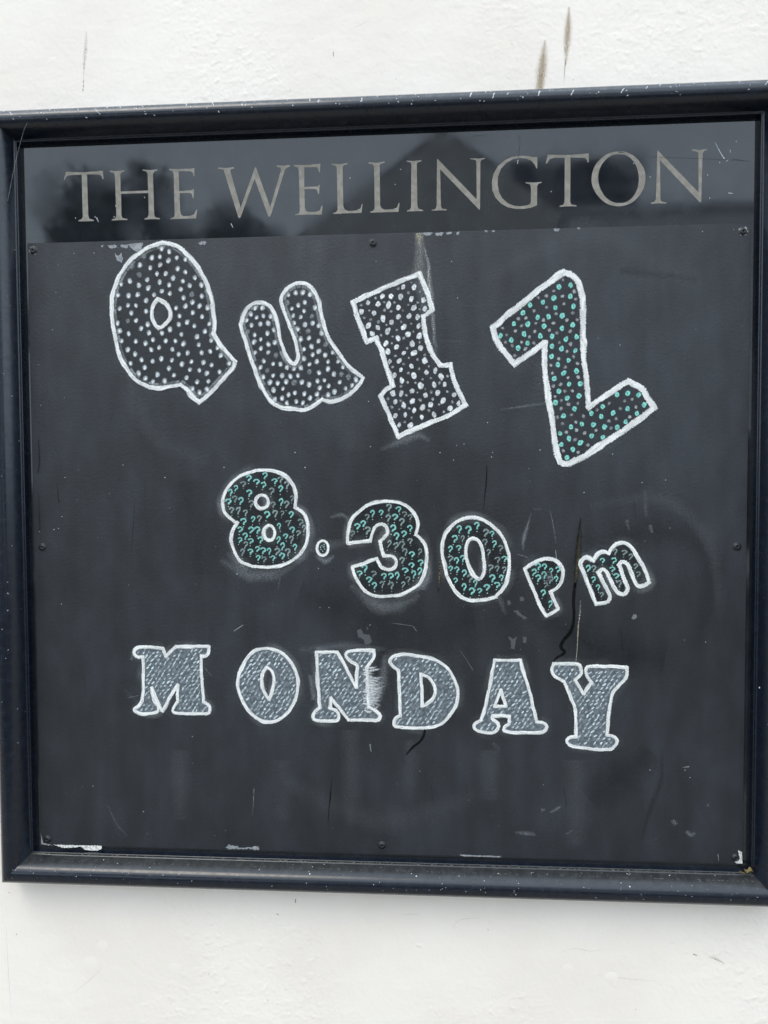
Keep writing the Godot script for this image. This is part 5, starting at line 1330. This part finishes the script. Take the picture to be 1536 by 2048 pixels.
	patch(board, [384.6, -100.5, 389.0, -99.0, 390.5, -104.3, 386.1, -107.4, 382.4, -105.1], mat(lin(0.16, 0.165, 0.17), 0.6, 0.4), 0.12, 1.2)
	patch(board, [195.8, -81.0, 200.3, -78.7, 201.9, -84.8, 197.3, -87.1], scuffed, 0.12, 1.2)
	patch(board, [205.6, -95.5, 212.5, -94.0, 218.5, -101.6, 226.8, -106.2, 221.5, -107.7, 212.5, -101.6], scuffed, 0.12, 1.6)
	patch(board, [215.4, -74.8, 220.7, -73.2, 221.5, -79.3, 216.2, -80.1], scuffed, 0.12, 2)
	pass


func small_things() -> void:
	# paint that has come off the panel in the gap below the sheet
	var panel := get_node("chalkboard_sign/name_panel") as Node3D
	patch(panel, [-529.2, -478.3, -482.8, -478.3, -449.0, -477.8, -447.4, -481.8, -454.1, -485.6, -466.4, -486.4, -478.0, -485.1, -482.8, -480.3, -491.1, -481.4, -502.8, -483.3, -514.3, -482.8, -522.6, -479.8], M.flake, 1.2, 1.2)
	var leaf := thing("dead_leaf", "tiny curled brown leaf caught in the lower right corner of the frame", "leaf", SIGN_AT + Vector3(554.8, -483.9, 10.0) * 0.001)
	var dry := mat(lin(0.2, 0.155, 0.065), 0.8, 0.3)
	var st := SurfaceTool.new()
	st.begin(Mesh.PRIMITIVE_TRIANGLES)
	st.set_smooth_group(-1)
	var grid := func(i: int, k: int) -> Vector3:
		var u := i / 8.0 - 0.5
		var v := k / 5.0 - 0.5
		var wide := sqrt(maxf(0.02, 1.0 - 4.0 * u * u))
		return Vector3(u * 12.0, v * 6.0 * wide + 2.0 * sin(u * 7.0), 2.5 * cos(v * 5.0) + 1.2 * sin(u * 11.0 + v * 6.0)) * 0.001
	for i in 8:
		for k in 5:
			for q in [grid.call(i, k), grid.call(i, k + 1), grid.call(i + 1, k + 1), grid.call(i, k), grid.call(i + 1, k + 1), grid.call(i + 1, k)]:
				st.add_vertex(q)
	st.generate_normals()
	put("blade", st.commit(), dry, leaf)
	var stem := CylinderMesh.new()
	stem.top_radius = 0.0004
	stem.bottom_radius = 0.0006
	stem.height = 0.009
	stem.radial_segments = 6
	var sm := put("stem", stem, dry, leaf, Vector3(-0.010, -0.002, 0.001))
	sm.rotation.z = 1.2
	# a thread of spider silk across the upper left corner
	var web := [Vector3(-520.4, 664.8, 30), Vector3(-531.9, 635.5, 34), Vector3(-546.7, 586.8, 34), Vector3(-560.7, 532.6, 32)]
	var silk := mat(lin(0.5, 0.5, 0.5), 0.5)
	var ss := SurfaceTool.new()
	ss.begin(Mesh.PRIMITIVE_TRIANGLES)
	for i in 3:
		for k in 5:
			var q := []
			for e in [[i, k], [i, k + 1], [i + 1, k + 1], [i + 1, k]]:
				var w: float = TAU * e[1] / 5.0
				q.append((web[e[0]] + Vector3(cos(w), 0, sin(w)) * 0.1) * 0.001)
			for j in [0, 1, 2, 0, 2, 3]:
				ss.add_vertex(q[j])
	ss.generate_normals()
	var thread := put("spider_thread", ss.commit(), silk, self, SIGN_AT)
	thread.set_meta("label", "thin pale spider thread across the upper left corner of the frame")
	thread.set_meta("category", "spider thread")
	pass
